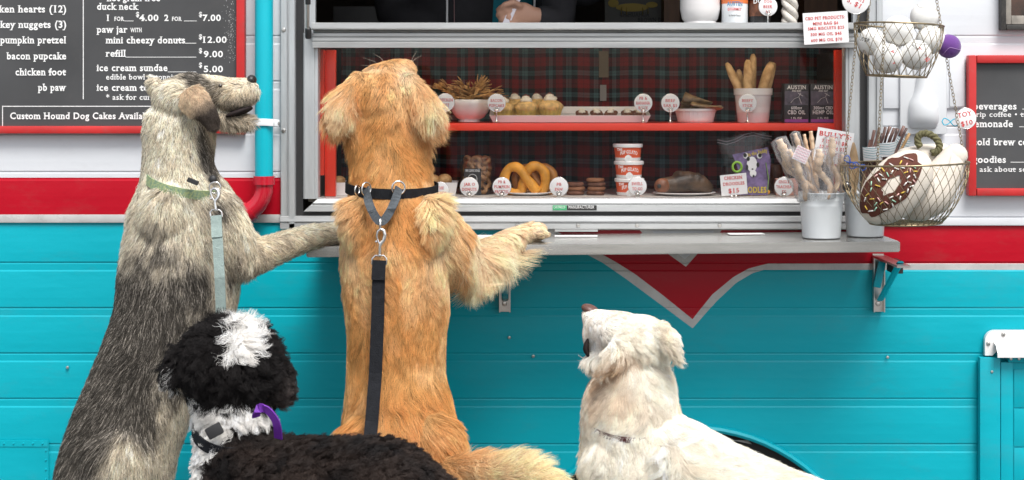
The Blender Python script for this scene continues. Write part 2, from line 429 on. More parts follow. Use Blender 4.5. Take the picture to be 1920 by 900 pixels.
def rail_v(name, px0, px1, py0, py1, yf, depth, ridges, m, parent=TR):
    mb = MB(); n = len(ridges); xa, xb = X_(px0), X_(px1); vs = []
    for t, d in ridges:
        x = xa+(xb-xa)*t; vs += [(x, yf-d, Z_(py0)), (x, yf-d, Z_(py1))]
    fs = [(2*i, 2*i+1, 2*i+3, 2*i+2) for i in range(n-1)]
    b = len(vs); vs += [(xa, yf+depth, Z_(py0)), (xa, yf+depth, Z_(py1)), (xb, yf+depth, Z_(py0)), (xb, yf+depth, Z_(py1))]
    fs += [(0, 1, b+1, b), (2*n-2, 2*n-1, b+3, b+2), tuple([2*i for i in range(n)]+[b+2, b]), tuple([2*i+1 for i in range(n)]+[b+3, b+1])]
    mb.add(vs, fs); return mb.build(name, m, parent)
grv = [(0, 0), (.08, .002), (.30, .002), (.33, -.001), (.38, -.001), (.41, .002), (.66, .002), (.69, -.001), (.74, -.001), (.77, .002), (.95, .002), (1, 0)]
rail_v('window_trim', 528, 556, -300, 428, -.018, .03, [(0, 0), (.05, .003), (.42, .003), (.46, -.002), (.55, -.002), (.6, .006), (.95, .006), (1, .0)], ALUV)
rail_v('window_trim', 1624, 1652, -300, 428, -.018, .03, [(0, 0), (.05, .006), (.4, .006), (.45, -.002), (.55, -.002), (.6, .003), (.95, .003), (1, .0)], ALUV)
rail_h('window_trim', 528, 1652, 404, 430, -.019, .03, [(0, 0), (.05, .004), (.38, .006), (.42, 0), (.50, 0), (.54, .005), (.9, .005), (1, .0)], ALU)
slab('rubber_gasket', 556, 569, -300, 404, -.008, .03, RUB)
slab('rubber_gasket', 1611, 1624, -300, 404, -.008, .03, RUB)
slab('rubber_gasket', 569, 1611, 397, 404, -.008, .03, RUB)
for px, py in ((534, 57), (534, 245), (523, 231)): rivet(px, py, 4.5, STEEL, -.021, 'bolt')
for px in (970, 1083, 1193, 1347, 760): rivet(px, 421, 4, STEEL, -.024, 'bolt')
# sash (uprights and bottom rail)
rail_v('sash_upright', 569.5, 598, 62, 372, -.012, .04, [(0, 0), (.1, .004), (.75, .004), (.8, .001), (.97, .001), (1, -.012)], ALUV)
rail_v('sash_upright', 1583, 1610.5, 62, 372, -.012, .04, [(0, -.012), (.03, .001), (.2, .001), (.25, .004), (.9, .004), (1, 0)], ALUV)
rail_h('sash_rail', 598, 1583, 371, 396.5, -.013, .04, [(0, -.010), (.06, .0), (.35, .004), (.42, .001), (.50, .001), (.56, .005), (.95, .006), (1, .0)], ALU, miter=28)
# sill board over the display case
rail_h('serving_sill', 589, 1600, 44, 57, -.045, .10, [(0, 0), (.1, .003), (.85, .003), (1, 0)], ALU)
rail_h('sill_fascia', 589, 1600, 57, 90, -.030, .035, [(0, -.006), (.12, -.004), (.2, .002), (.35, .002), (.4, -.001), (.47, .002), (.6, .002), (.65, -.001), (.72, .003), (1, .002)], ALU)
slab('sill_board', 575, 1612, 48, 58, .057, .50, ALU)
rail_v('opening_jamb', 569.5, 590, -300, 61, .01, .02, [(0, 0), (1, 0)], ALUV); rail_v('opening_jamb', 1601, 1610.5, -300, 61, .01, .02, [(0, 0), (1, 0)], ALUV)
# gas strut on the left of the opening
st = MB(); st.tube([P(577, 62, -.05), P(577, -160, -.12)], .0045, 10); ST = st.build('gas_strut', STEEL, TR, smooth=True)
st = MB(); st.tube([P(578, 73, -.045), P(578, 70, -.045), P(578, 54, -.05), P(578, 50, -.05)], [.006, .0085, .0085, .004], 12); st.build('strut_end', RUB, ST, smooth=True)
st = MB(); st.tube([P(577.5, 8, -.07), P(577.5, -160, -.12)], .007, 10); st.build('strut_tube', RUB, ST, smooth=True)
# glass
def glass(name='clear_glass', tint=(1, 1, 1), ior=1.45, rough=.0, gl=1):
    m = bpy.data.materials.new(name); m.use_nodes = True; t = m.node_tree; t.nodes.clear()
    o = t.nodes.new('ShaderNodeOutputMaterial'); mx = t.nodes.new('ShaderNodeMixShader'); tr = t.nodes.new('ShaderNodeBsdfTransparent')
    tr.inputs[0].default_value = (*tint, 1); g_ = t.nodes.new('ShaderNodeBsdfGlossy'); g_.inputs['Roughness'].default_value = rough
    fr = t.nodes.new('ShaderNodeFresnel'); fr.inputs[0].default_value = ior
    mu = t.nodes.new('ShaderNodeMath'); mu.operation = 'MULTIPLY'; mu.inputs[1].default_value = gl; t.links.new(fr.outputs[0], mu.inputs[0])
    t.links.new(mu.outputs[0], mx.inputs[0]); t.links.new(tr.outputs[0], mx.inputs[1]); t.links.new(g_.outputs[0], mx.inputs[2]); t.links.new(mx.outputs[0], o.inputs[0])
    return m
GLASS = glass(gl=.45)
slab('glass_pane', 596, 1585, 88, 373, .004, .008, GLASS)
# display case inside
slab('case_deck', 575, 1612, 371.5, 380, .035, .46, mat('case_deck', (.55, .52, .48), .4))
slab('case_shelf', 624, 1583, 232, 246, .075, .40, ORANGE, bev=.002)
slab('case_post', 597, 603.5, 92, 330, .035, .06, ORANGE); slab('case_side', 590, 596, 92, 371, .035, .45, DARK)
slab('case_post', 603.8, 624, 92, 371, .06, .085, ORANGE, bev=.002)
slab('case_post', 1575, 1592, 92, 371, .06, .08, ORANGE)
slab('shelf_bracket', 601, 626, 211, 236, .045, .057, ORANGE, bev=.002)
LEDM = bpy.data.materials.new('warm_lamp'); LEDM.use_nodes = True; b_ = LEDM.node_tree.nodes['Principled BSDF']
b_.inputs['Emission Color'].default_value = (1, .80, .56, 1); b_.inputs['Emission Strength'].default_value = 7
def lamp(px0, px1, z, y, nm='strip_lamp'):
    mb = MB(); mb.tube([(X_(px0), y, z), (X_(px1), y, z)], .006, 10); o = mb.build(nm, LEDM, TR, smooth=True)
    mb = MB(); mb.box(X_(px0), X_(px1), y-.010, y-.0065, z-.008, z+.010); mb.box(X_(px0), X_(px1), y-.010, y+.010, z+.0065, z+.010); mb.build('lamp_housing', ALU, o)
lamp(640, 1560, Z_(82), .03); lamp(640, 1560, Z_(380), .021)
slab('case_side', 1593, 1600, 92, 371, .035, .45, DARK)
# sticker on the sash rail
o = slab('sticker', 1036, 1062, 384, 393, -.0205, -.0195, mat('green_sticker', (.05, .38, .16), .4))
text('CARTPROOF', 1038, 391, 5, -.022, LET, o, width=22, bold=0, serif=False)
o = slab('sticker', 1062.5, 1118, 384, 393, -.0205, -.0195, LETK)
text('MANUFACTURER', 1066, 391, 6, -.022, LET, o, width=48, bold=.01, serif=False)

# plaid curtain
def plaid():
    m = bpy.data.materials.new('red_plaid_cloth'); m.use_nodes = True; t = m.node_tree; b = t.nodes['Principled BSDF']; L = t.links.new
    uv = t.nodes.new('ShaderNodeUVMap'); sp = t.nodes.new('ShaderNodeSeparateXYZ'); L(uv.outputs[0], sp.inputs[0])
    def rampn(axis):
        fr = t.nodes.new('ShaderNodeMath'); fr.operation = 'FRACT'; L(sp.outputs[axis], fr.inputs[0])
        r = t.nodes.new('ShaderNodeValToRGB'); r.color_ramp.interpolation = 'CONSTANT'; e = r.color_ramp.elements
        cols = [(0, (.30, .018, .022)), (.17, (.16, .012, .02)), (.20, (.30, .018, .022)), (.40, (.012, .014, .03)), (.58, (.13, .25, .27)), (.67, (.05, .09, .13)), (.69, (.13, .25, .27)),
                (.80, (.012, .018, .035)), (.9, (.010, .03, .025))]
        e[0].position = 0; e[0].color = (*cols[0][1], 1); e[1].position = cols[1][0]; e[1].color = (*cols[1][1], 1)
        for p, c in cols[2:]:
            q = e.new(p); q.color = (*c, 1)
        L(fr.outputs[0], r.inputs[0]); return r.outputs[0]
    mx = t.nodes.new('ShaderNodeMix'); mx.data_type = 'RGBA'; mx.inputs[0].default_value = .5; L(rampn(0), mx.inputs[6]); L(rampn(1), mx.inputs[7])
    gm = t.nodes.new('ShaderNodeGamma'); gm.inputs[1].default_value = 1.25; L(mx.outputs[2], gm.inputs[0])
    L(gm.outputs[0], b.inputs['Base Color']); b.inputs['Roughness'].default_value = .85; b.inputs['Sheen Weight'].default_value = .1
    return m
rnd = random.Random(3)
nx, nz = 420, 10; V = []; UV = []; x0, x1 = X_(606), X_(1600)
for j in range(nz+1):
    for i in range(nx+1):
        x = x0+(x1-x0)*i/nx; q = j/nz
        yy = .425+.012*math.sin(x*38+math.sin(x*7)*2)+.006*math.sin(x*83+1+q)+.004*q*math.sin(x*55)
        V.append((x, yy, Z_(371)+(Z_(70)-Z_(371))*q)); UV.append((x*15.6+.12*math.sin(x*38+math.sin(x*7)*2), (V[-1][2])*15.6+.02*math.sin(x*30)))
me = bpy.data.meshes.new('curtain'); F = [(j*(nx+1)+i, j*(nx+1)+i+1, (j+1)*(nx+1)+i+1, (j+1)*(nx+1)+i) for j in range(nz) for i in range(nx)]
me.from_pydata(V, [], F); ul = me.uv_layers.new(name='UVMap')
for l in me.loops: ul.data[l.index].uv = UV[l.vertex_index]
me.polygons.foreach_set('use_smooth', [True]*len(me.polygons)); me.materials.append(plaid())
cu = bpy.data.objects.new('curtain', me); COL.objects.link(cu); tag(cu, 'red and dark green plaid curtain hanging at the back of the glass display case', 'curtain')
md = cu.modifiers.new('t', 'SOLIDIFY'); md.thickness = .002

# downpipe
PT = mat('teal_pipe_paint', (.0, .42, .52), .35, var=.06, bump=.25, bscale=220)
PR = mat('red_pipe_paint', (.50, .012, .03), .22, var=.08, coat=.4)
pp = thing('drainpipe', 'teal drainpipe with a red elbow running down the white siding beside the window', 'pipe', P(495, 340, -.045))
mb = MB(); mb.tube([P(495, -300, -.045), P(495, 338, -.045)], .0235, 24); mb.build('pipe', PT, pp, smooth=True)
mb = MB(); mb.tube([P(495, 330, -.045), P(495, 346, -.045)], .028, 24); mb.build('pipe_collar', PR, pp, smooth=True)
mb = MB(); pts = [P(495, 344, -.045), P(495, 358, -.045), P(491, 372, -.045), P(483, 384, -.045), P(472, 394, -.045), P(455, 406, -.045)]
mb.tube(pts, [.0235]*6, 24); mb.tube([P(472, 394, -.045), P(446, 412, -.045)], .028, 24); mb.build('elbow', PR, pp, smooth=True)
mb = MB(); mb.tube([P(448, 411, -.045), P(420, 430, -.045), P(400, 460, -.045)], .0225, 20); mb.build('pipe', PT, pp, smooth=True)
mb = MB(); mb.tube([P(477, 229, -.045), P(478, 229, -.07), P(495, 229, -.073), P(512, 230, -.068), P(514, 230, -.03), P(523, 231, -.02)], .009, 8, flat=(1, .12), up=(0, 0, 1))
mb.build('pipe_strap', BUCK, pp, smooth=True)

# ---- small door with white awning bottom right
dr = slab('utility_door', 1846, 2150, 676, 990, -.020, -.0075, TEAL)
par_ = dr
for i in range(4): slab('door_panel', 1896, 2140, 690+73*i, 690+73*i+71, -.0225, -.0201, TEAL, dr, bev=.001)
slab('door_frame', 1831, 1869, 667, 1000, -.030, -.0076, TEAL, bev=.002); slab('door_frame', 1870.5, 1893, 676, 1000, -.027, -.0205, TEAL, bev=.002)
slab('door_frame', 1884, 2160, 663, 675.5, -.032, -.0076, TEAL, bev=.002)
for px, py, m in ((1853, 693, STEEL), (1888, 669, STEEL), (1903, 669, STEEL)): rivet(px, py, 3, m, -.030 if py > 680 else -.032)
mb = MB(); cap = []
for i in range(9): a = math.pi/2*(1+i/8); cap.append((X_(1862)+math.cos(a)*20*S(0), Z_(637)+math.sin(a)*20*S(0)))
o = mb.prism([(X_(2160), Z_(617))]+cap+[(X_(1842), Z_(664)), (X_(1856), Z_(664)), (X_(1870), Z_(650)), (X_(2160), Z_(648))], -.022, -.0085).build('door_awning', CERAM, TR)
mb = MB(); q = 9
for k, (dy, zz) in enumerate(((-.02, 638), (-.045, 644), (-.055, 655), (-.055, 664))):
    mb.v += [(X_(1858), dy, Z_(zz)), (X_(2160), dy, Z_(zz))]
mb.f = [(0, 1, 3, 2), (2, 3, 5, 4), (4, 5, 7, 6)]; mb.m = [0]*3
h_ = mb.build('awning_hood', CERAM, TR); md = h_.modifiers.new('t', 'SOLIDIFY'); md.thickness = .003
for px, py in ((1876, 625), (1848, 642)): rivet(px, py, 4, STEEL, -.0225)

# plastic vent cover + thin access plate on the right
VC = mat('white_plastic', (.66, .68, .70), .35, var=.02)
slab('access_plate', 1655, 1806, 108, 203, -.0095, -.0068, WHITE, bev=.001)
slab('access_plate', 1778, 1806, 110, 200, -.0125, -.0096, WHITE, bev=.001)
v = slab('inlet_cover', 1684, 1772, 60, 252, -.020, -.0097, VC, bev=.006)
mb = MB()
pr = []
for i in range(13):
    t = i/12; py = 240-150*t
    wd = interp([(0, 24), (.08, 29), (.3, 28), (.42, 18), (.6, 13), (1, 11)], t); dp = interp([(0, .012), (.1, .034), (.3, .034), (.45, .022), (1, .016)], t)
    pr.append((py, wd*S(0), dp))
vs = []; n = 14
for py, wd, dp in pr:
    c = P(1727, py, 0)
    for k in range(n+1): a = math.pi*k/n; vs.append((c.x-math.cos(a)*wd, -.019-math.sin(a)*dp, c.z))
mb.add(vs, [(i*(n+1)+k, i*(n+1)+k+1, (i+1)*(n+1)+k+1, (i+1)*(n+1)+k) for i in range(12) for k in range(n)]+[tuple(range(n+1))]); mb.build('cover_bulge', VC, v, smooth='all')
# little window at top right
FR = mat('weathered_black_wood', (.035, .033, .03), .6, var=.5, nscale=30, dirt=.5)
slab('small_window_frame', 1871, 1880, -120, 57, -.03, -.004, FR, bev=.002); slab('small_window_frame', 1880.5, 2100, 47, 57, -.03, -.004, FR, bev=.002)
slab('small_window_sash', 1881, 1891, -120, 46, -.022, -.004, mat('aged_wood', (.33, .30, .26), .6, var=.4, nscale=30), bev=.001); slab('small_window_sash', 1891.5, 2100, 30, 46, -.022, -.004, MATS['aged_wood'], bev=.001)
slab('small_window_glass', 1891, 2100, -120, 30, -.012, -.009, mat('dark_brown_glass', (.05, .02, .012), .1, var=.9, nscale=14, coat=.5))

# ---------------------------------------------------------------- chalk menus
bd = thing('menu_board', 'large black treat menu with red wooden frame left of the drainpipe', 'menu board', P(200, 250, -.02))
slab('board', -420, 447, -300, 237, -.020, -.012, CHALK, bd)
slab('board_frame', 447, 463, -300, 252, -.034, -.008, REDWOOD, bd, bev=.004)
slab('board_frame', -440, 446.5, 236, 250, -.034, -.008, REDWOOD, bd, bev=.004)
def line(x0, x1, y0, y1, p, y=-.0206): return slab('ruled_line', x0, x1, y0, y1, y, y+.0004, LET, p)
T = lambda s, x, b, c, wd=None, al='l', **k: text(s, x, b, c, -.0212, LET, bd, wd, al, **k)
bk = S(-.0212)/S(0)
for s, b, wd in (('chicken hearts (12)', 23, 158), ('turkey nuggets (3)', 52, 150), ('pumpkin pretzel', 81, 124), ('bacon pupcake', 111, 112), ('chicken foot', 141, 95), ('pb paw', 170, 53)):
    T(s, 124, b, 13.5, wd, 'r')
T('hot grain free', 200, 2, 12, 100)
T('duck neck', 182, 18, 13, 78)
T('1', 200, 39, 12); T('FOR', 214, 39, 8, 19); T('$', 255, 31, 9, 6); T('4.00', 261, 39, 12, 36); T('2', 308, 39, 12); T('FOR', 322, 39, 8, 19); T('$', 373, 31, 9, 6); T('7.00', 380, 39, 12, 34)
T('paw jar', 181, 61, 13, 58); T('WITH', 244, 60, 8, 22)
T('mini cheezy donuts', 198, 81, 13, 149); T('$', 373, 73, 9, 6); T('12.00', 380, 80, 12, 45)
T('refill', 198, 106, 13, 38); T('$', 373, 99, 9, 6); T('9.00', 382, 107, 12, 36)
T('ice cream sundae', 181, 133, 13, 133); T('$', 373, 126, 9, 6); T('5.00', 382, 135, 12, 36)
T('edible bowl & toppings', 199, 149, 10.5, 145, bold=.015)
T('ice cream to go', 181, 170, 13, 122); T('* ask for current flavors', 199, 187, 10.5, 160, bold=.015)
T('Custom Hound Dog Cakes Available', 19, 223, 12.5, 270)
for a in ((237, 254, 39.5, 40.5), (348, 372, 39.5, 40.5), (350, 371, 81, 82), (239, 371, 107, 108), (318, 371, 134.5, 135.5), (159.5, 161, -40, 186), (9, 447, 198.5, 200), (9, 10.4, 200, 236)): line(*a, bd)
rnd = random.Random(5); mb = MB()
for i in range(150):      # worn white flecks near the right edge
    x, z = P(rnd.gauss(436, 6), rnd.uniform(0, 118), 0).x, P(0, rnd.gauss(55, 35), 0).z
    s = rnd.uniform(.0004, .0013); h2 = rnd.uniform(.001, .004); mb.add([(x, -.0204, z), (x+s, -.0204, z), (x+s*.6, -.0204, z+h2)], [(0, 1, 2)])
mb.build('paint_flecks', LET, bd, kind='stuff')
b2 = thing('menu_board', 'chalk drinks menu with red frame at the right edge listing beverages and goodies', 'menu board', P(1860, 365, -.02))
slab('board', 1822, 2200, 118, 353, -.020, -.012, CHALK, b2)
slab('board_frame', 1809, 1824, 104, 366, -.034, -.008, REDWOOD, b2, bev=.004)
slab('board_frame', 1824.5, 2200, 104, 119, -.034, -.008, REDWOOD, b2, bev=.004); slab('board_frame', 1824.5, 2200, 352, 366, -.034, -.008, REDWOOD, b2, bev=.004)
T2 = lambda s, x, b, c, wd=None, **k: text(s, x, b, c, -.0212, LET, b2, wd, **k)
T2('beverages', 1824, 205, 13, 82); T2('drip coffee \u2022 tea', 1822, 219, 10, 112, bold=.01); T2('lemonade', 1822, 238, 13, 77)
T2('cold brew coffee', 1824, 272, 13, 132); T2('goodies', 1824, 305, 13, 62); T2('* ask about seasonal', 1824, 322, 10, 145, bold=.01)
line(1912, 1990, 204, 205, b2); line(1906, 1990, 237, 238, b2); line(1890, 1990, 303, 304, b2)

# ---------------------------------------------------------------- folding counter
ct = thing('serving_counter', 'brushed steel fold-down counter along the window with paws resting on it', 'counter', P(1130, 452, -.15))
def ctop():
    mb = MB(); a = P(574, 461, -.30); b = P(1688, 451, -.30); z0, z1 = a.z-.002, b.z-.002; th = .026
    v = [(a.x, -.30, z0), (b.x, -.30, z1), (b.x, -.012, z1), (a.x, -.012, z0)]
    v += [(x, y, z-th) for x, y, z in v]
    bm = bmesh.new(); vv = [bm.verts.new(q) for q in v]
    for f in ((0, 1, 2, 3), (7, 6, 5, 4), (0, 4, 5, 1), (1, 5, 6, 2), (2, 6, 7, 3), (3, 7, 4, 0)): bm.faces.new([vv[i] for i in f])
    bmesh.ops.bevel(bm, geom=bm.edges[:], offset=.0025, segments=2, affect='EDGES')
    me = bpy.data.meshes.new('counter_top'); bm.to_mesh(me); bm.free(); me.materials.append(mat('counter_steel', (.58, .57, .54), .22, metal=.8, var=.12, nscale=12, stretch=(.5, 6, 6), dirt=.3))
    o = bpy.data.objects.new('counter_top', me); COL.objects.link(o); par(o, ct)
ctop()
slab('leaflet_strip', 1040, 1120, 426, 433, -.022, -.0195, ALU, ct)
def bracket(px, teal):
    br = slab('bracket', px-11, px+10, 475, 583, -.014, -.0068, STEEL, ct)
    mb = MB()
    for dx in (-11, 8): 
        a = P(px+dx, 0, 0).x; mb.box(a, a+.003, -.026, -.0141, Z_(583), Z_(480))
    mb.build('bracket_rail', STEEL, br)
    rivet(px-1, 568, 5, STEEL, -.0142, 'screw', br)
    mb = MB(); c0 = Vector((X_(px), -.03, Z_(560))); c1 = Vector((X_(px)+.002, -.23, Z_(474)))
    mb.tube([c0, c1], .009, 6, flat=(1, .35), up=(1, 0, 0)); mb.build('bracket_arm', PT if teal else STEEL, br)
    mb = MB(); mb.box(X_(px-12), X_(px+12), -.27, -.02, Z_(481), Z_(477)); mb.build('bracket_plate', STEEL, br)
    if teal:
        mb = MB(); mb.box(X_(px+12), X_(px+30), -.10, -.03, Z_(505), Z_(482)); mb.build('hinge_block', RUB, br)
        mb = MB(); M = Matrix.Rotation(math.radians(12), 3, 'Y'); c = P(px+4, 515, -.035)
        mb.box(-.010, .010, -.004, .004, -.034, .034, bev=.003); mb.v = [tuple(c+M@Vector(v)) for v in mb.v]; mb.build('latch_handle', PT, br, smooth=True)
bracket(1645, True); bracket(947, False)
# papers on the counter
def flat_paper(px0, px1, py, y0, y1, name, label, m=PAPER, rot=0):
    a = P(px0, py, (y0+y1)/2); b = P(px1, py, (y0+y1)/2); zc = P(0, 461, -.30).z+(P(0, 451, -.30).z-P(0, 461, -.30).z)*((px0+px1)/2-574)/1114
    mb = MB(); c, s = math.cos(rot), math.sin(rot); cx = (a.x+b.x)/2; cy = (y0+y1)/2
    vs = []
    for u, v_, k in ((a.x-cx, y0-cy, 0), (b.x-cx, y0-cy, 0), (b.x-cx, y1-cy, 0), (a.x-cx, y1-cy, 0)): vs.append((cx+u*c-v_*s, cy+u*s+v_*c, zc+.0012))
    vs += [(x, y, z-.0014) for x, y, z in vs]
    mb.add(vs, [(0, 1, 2, 3), (7, 6, 5, 4), (0, 4, 5, 1), (1, 5, 6, 2), (2, 6, 7, 3), (3, 7, 4, 0)]); return tag(mb.build(name, m), label, 'paper')
flat_paper(872, 945, 440, -.17, -.06, 'leaflet', 'white printed leaflet lying on the counter left of the golden paw', rot=-.03)
flat_paper(1365, 1432, 440, -.10, -.065, 'paper_strip', 'narrow white paper strip lying on the right half of the counter', rot=.06)
mb = MB(); mb.tube([P(1040, 443, -.12), P(1120, 443, -.12)], .0022, 8); o = mb.build('drinking_straw', PAPER, smooth=True); tag(o, 'thin white straw lying on the counter beside the golden paw', 'straw')
# ---------------------------------------------------------------- goods in the display case
ZS, ZD, ZT = Z_(232)+.0008, Z_(371.5)+.0006, Z_(48)+.0006
def pz(z, y): return 186+(H-z)/S(y)          # height to photo row
MAPLE = mat('baked_biscuit', (.50, .26, .09), .65, var=.4, nscale=40, bump=.7, bscale=250, col2=(.66, .40, .17))
DARKB = mat('dark_cookie', (.14, .055, .03), .7, var=.4, nscale=50, bump=.8, bscale=260)
def round_tag(cx, cy, lines, label, y=.085, r=17, zb=ZS, group='round price tags in the display case', rot=0, base=True, fs=5.6, gap=9.5):
    t = thing('price_tag', label, 'price tag', P(cx, pz(zb, y), y), group); k = S(y)
    mb = MB(); c = P(cx, cy, y); mb.lathe(c, [(0, .0008), ((r-.8)*k, .0008), (r*k, .0002), (r*k, -.0008), (0, -.0010)], 32, 'y'); d = mb.build('disc', PAPER, t, smooth=True)
    mb = MB(); mb.tube([c+Vector((math.cos(a/16*math.pi)*r*k, 0, math.sin(a/16*math.pi)*r*k)) for a in range(32)], .0007, 6, close=True); mb.build('clear_rim', CHROME, d, smooth='all')
    n = len(lines)
    for i, (s, wd) in enumerate(lines):
        b = cy+fs/2+(i-(n-1)/2)*gap
        text(s, cx, b, fs, y-.0016, LETR, d, wd, 'c', bold=.006, rot=rot, piv=(cx, cy))
    if base:
        x = c.x; z0 = zb; zt = P(0, cy+r-4, y).z
        mb = MB(); mb.lathe((x, y+.002, z0), [(0, 0), (.0075, 0), (.0078, .0012), (.006, .0028), (.0032, .005), (.0018, .009), (.0018, max(.012, zt-z0-.006)), (.0038, zt-z0-.003), (.004, zt-z0), (0, zt-z0+.001)], 16); st_ = mb.build('stand', CHROME, t, smooth=True)
        mb = MB(); mb.lathe((x, y-.002, zt-.001), [(0, -.003), (.0055, -.002), (.0062, 0), (.0045, .0025), (0, .003)], 12)
        mb.build('clip', CHROME, st_, smooth='all')
        for dx, dz in ((-.0062, .0035), (-.0024, .0062), (.0024, .0062), (.0062, .0035)):
            mb = MB(); mb.ell((x+dx, y-.0025, zt+dz), .0018, .0018, .0022, 8); mb.build('clip_toe', CHROME, st_, smooth='all')
    return t
round_tag(835, 192, [('CHICKEN', 28), ('FEET', 15)], 'round tag reading CHICKEN FEET in front of the lobed bowl')
round_tag(931, 193, [('BACON', 22), ('PUPCAKE', 29)], 'round tag reading BACON PUPCAKE in front of the long white tray')
round_tag(1206, 193, [('PB &', 15), ('BANANA', 26), ('BONE', 17)], 'round tag reading PB & BANANA BONE at the right end of the tray', gap=9)
round_tag(1257, 193, [('BEEF', 18), ('EAR $5', 25)], 'round tag reading BEEF EAR in front of the ribbed dish')
round_tag(1402, 193, [('BEEFY', 21), ('STICK', 19)], 'round tag reading BEEFY STICK in front of the white pot of bread sticks')
yl = .05
round_tag(826, 357, [('THE', 12), ('CRUNCH', 20)], 'round tag in front of the bread trough, half hidden by the golden retriever', yl, 16, ZD, 'round price tags on the lower shelf')
round_tag(880, 350, [('JAR O', 21), ('DONUTS', 27)], 'round tag reading JAR O DONUTS before the glass jar', yl, 17.5, ZD, 'round price tags on the lower shelf')
round_tag(941, 350, [('PB &', 14), ('PUMPKIN', 29), ('PRETZEL', 27)], 'round tag reading PUMPKIN PRETZEL left of the pretzels', yl, 17.5, ZD, 'round price tags on the lower shelf', gap=9.3)
round_tag(1048, 350, [('PB', 9), ('PAW', 15)], 'round tag reading PB PAW right of the pretzels', yl, 17.5, ZD, 'round price tags on the lower shelf')
round_tag(1195, 349, [('SWELL', 21), ('TO GO', 19)], 'round tag reading SWELL TO GO leaning on the orange tubs', yl, 17.5, ZD, 'round price tags on the lower shelf')
round_tag(1470, 350, [('SINGLE', 20), ('TRACHEA', 29), ('$8', 8)], 'round tag reading TRACHEA behind the pail of twisted chews', yl, 18, ZD, 'round price tags on the lower shelf', gap=9.3)

# lobed bowl with chicken feet
y = .17; k = S(y); cx = P(880, 0, y).x
mb = MB(); L6 = lambda a, i: 1+(.07*math.cos(5*a) if i > 3 else 0)
mb.lathe((cx, y, ZS), [(0, .001), (20*k, .001), (21*k, .004), (18*k, .007), (26*k, .014), (34*k, .030), (37*k, .046), (39*k, .062), (37.5*k, .063), (35*k, .046), (31*k, .030), (20*k, .016), (0, .013)], 40, wob=L6)
o = mb.build('bowl', CERAM, smooth='all'); tag(o, 'white lobed ceramic bowl on the red shelf holding dried chicken feet', 'bowl')
CF = mat('dried_chicken_foot', (.42, .19, .05), .5, var=.5, nscale=60, bump=.6, bscale=300, col2=(.66, .38, .13))
rnd = random.Random(11)
for i in range(40):
    a = rnd.uniform(0, 6.28); r = rnd.uniform(0, 36)*k; b = Vector((cx+math.cos(a)*r, y+math.sin(a)*r*.8, ZS+.058+rnd.uniform(0, .026)+max(0, .014-r*.3)))
    d = Vector((math.cos(a)*.9+rnd.uniform(-.5, .5), math.sin(a)*.4-.1, rnd.uniform(.05, .55))).normalized(); mb = MB(); L_ = rnd.uniform(.036, .055)
    if i in (5, 6): d = Vector((.35+(i-5)*.25, -.1, 1)).normalized(); b = Vector((cx+.012, y-.01, ZS+.068)); L_ = .06
    mb.tube([b-d*.02, b, b+d*L_*.5], [.0036, .0034, .003], 6)
    for q in range(3):
        e = (d+Vector((rnd.uniform(-.5, .5), rnd.uniform(-.3, .1), rnd.uniform(-.35, .35)))).normalized(); mb.tube([b+d*L_*.5, b+d*L_*.5+e*L_*.35, b+d*L_*.55+e*L_*.6+Vector((0, 0, -.002))], [.0024, .002, .0006], 5)
    tag(mb.build('chicken_foot', CF, smooth='all'), 'dried brown chicken foot in the pile on the lobed bowl', 'dog treat', 'chicken feet heaped in the bowl')
# long tray, pupcakes, bone bites
y = .16; k = S(y)
mb = MB(); x0, x1 = P(918, 0, y).x, P(1217, 0, y).x
def tray(mb, x0, x1, y0, y1, z, h, fl, th=.003, bev=.004):
    pr = [(fl, 0), (0, h), (-th, h), (fl-.001, th)]; vs = []
    for f, zz in ((fl, 0), (0, h), (th, h), (fl+th*.7, th)):
        vs += [(x0+f, y0+f*.6, z+zz), (x1-f, y0+f*.6, z+zz), (x1-f, y1-f*.6, z+zz), (x0+f, y1-f*.6, z+zz)]
    fs = [(3, 2, 1, 0)]+[(i*4+q, i*4+(q+1) % 4, i*4+4+(q+1) % 4, i*4+4+q) for i in range(3) for q in range(4)]+[(12, 13, 14, 15)]
    mb.add(vs, fs)
tray(mb, x0, x1, y-.055, y+.10, ZS, .020, .010); mb.v = [(a_, b_, c_+max(0, (b_-(y-.055))*.15*(1 if c_ > ZS+.001 else .8))) for a_, b_, c_ in mb.v]; o = mb.build('tray', CERAM); m_ = o.modifiers.new('b', 'BEVEL'); m_.width = .0015; m_.segments = 2
tag(o, 'long white rectangular tray on the red shelf carrying pupcakes and bone bites', 'tray')
FOIL = mat('gold_foil', (.70, .50, .14), .35, metal=.5, var=.3, nscale=60, bump=.6, bscale=300); CREAM = mat('cream_frosting', (.80, .74, .62), .5, var=.06, bump=.3, bscale=120)
CAKE = mat('cupcake_crumb', (.70, .46, .18), .8, var=.35, nscale=90, bump=1, bscale=300); BACON = mat('bacon_bit', (.22, .05, .03), .5, var=.4)
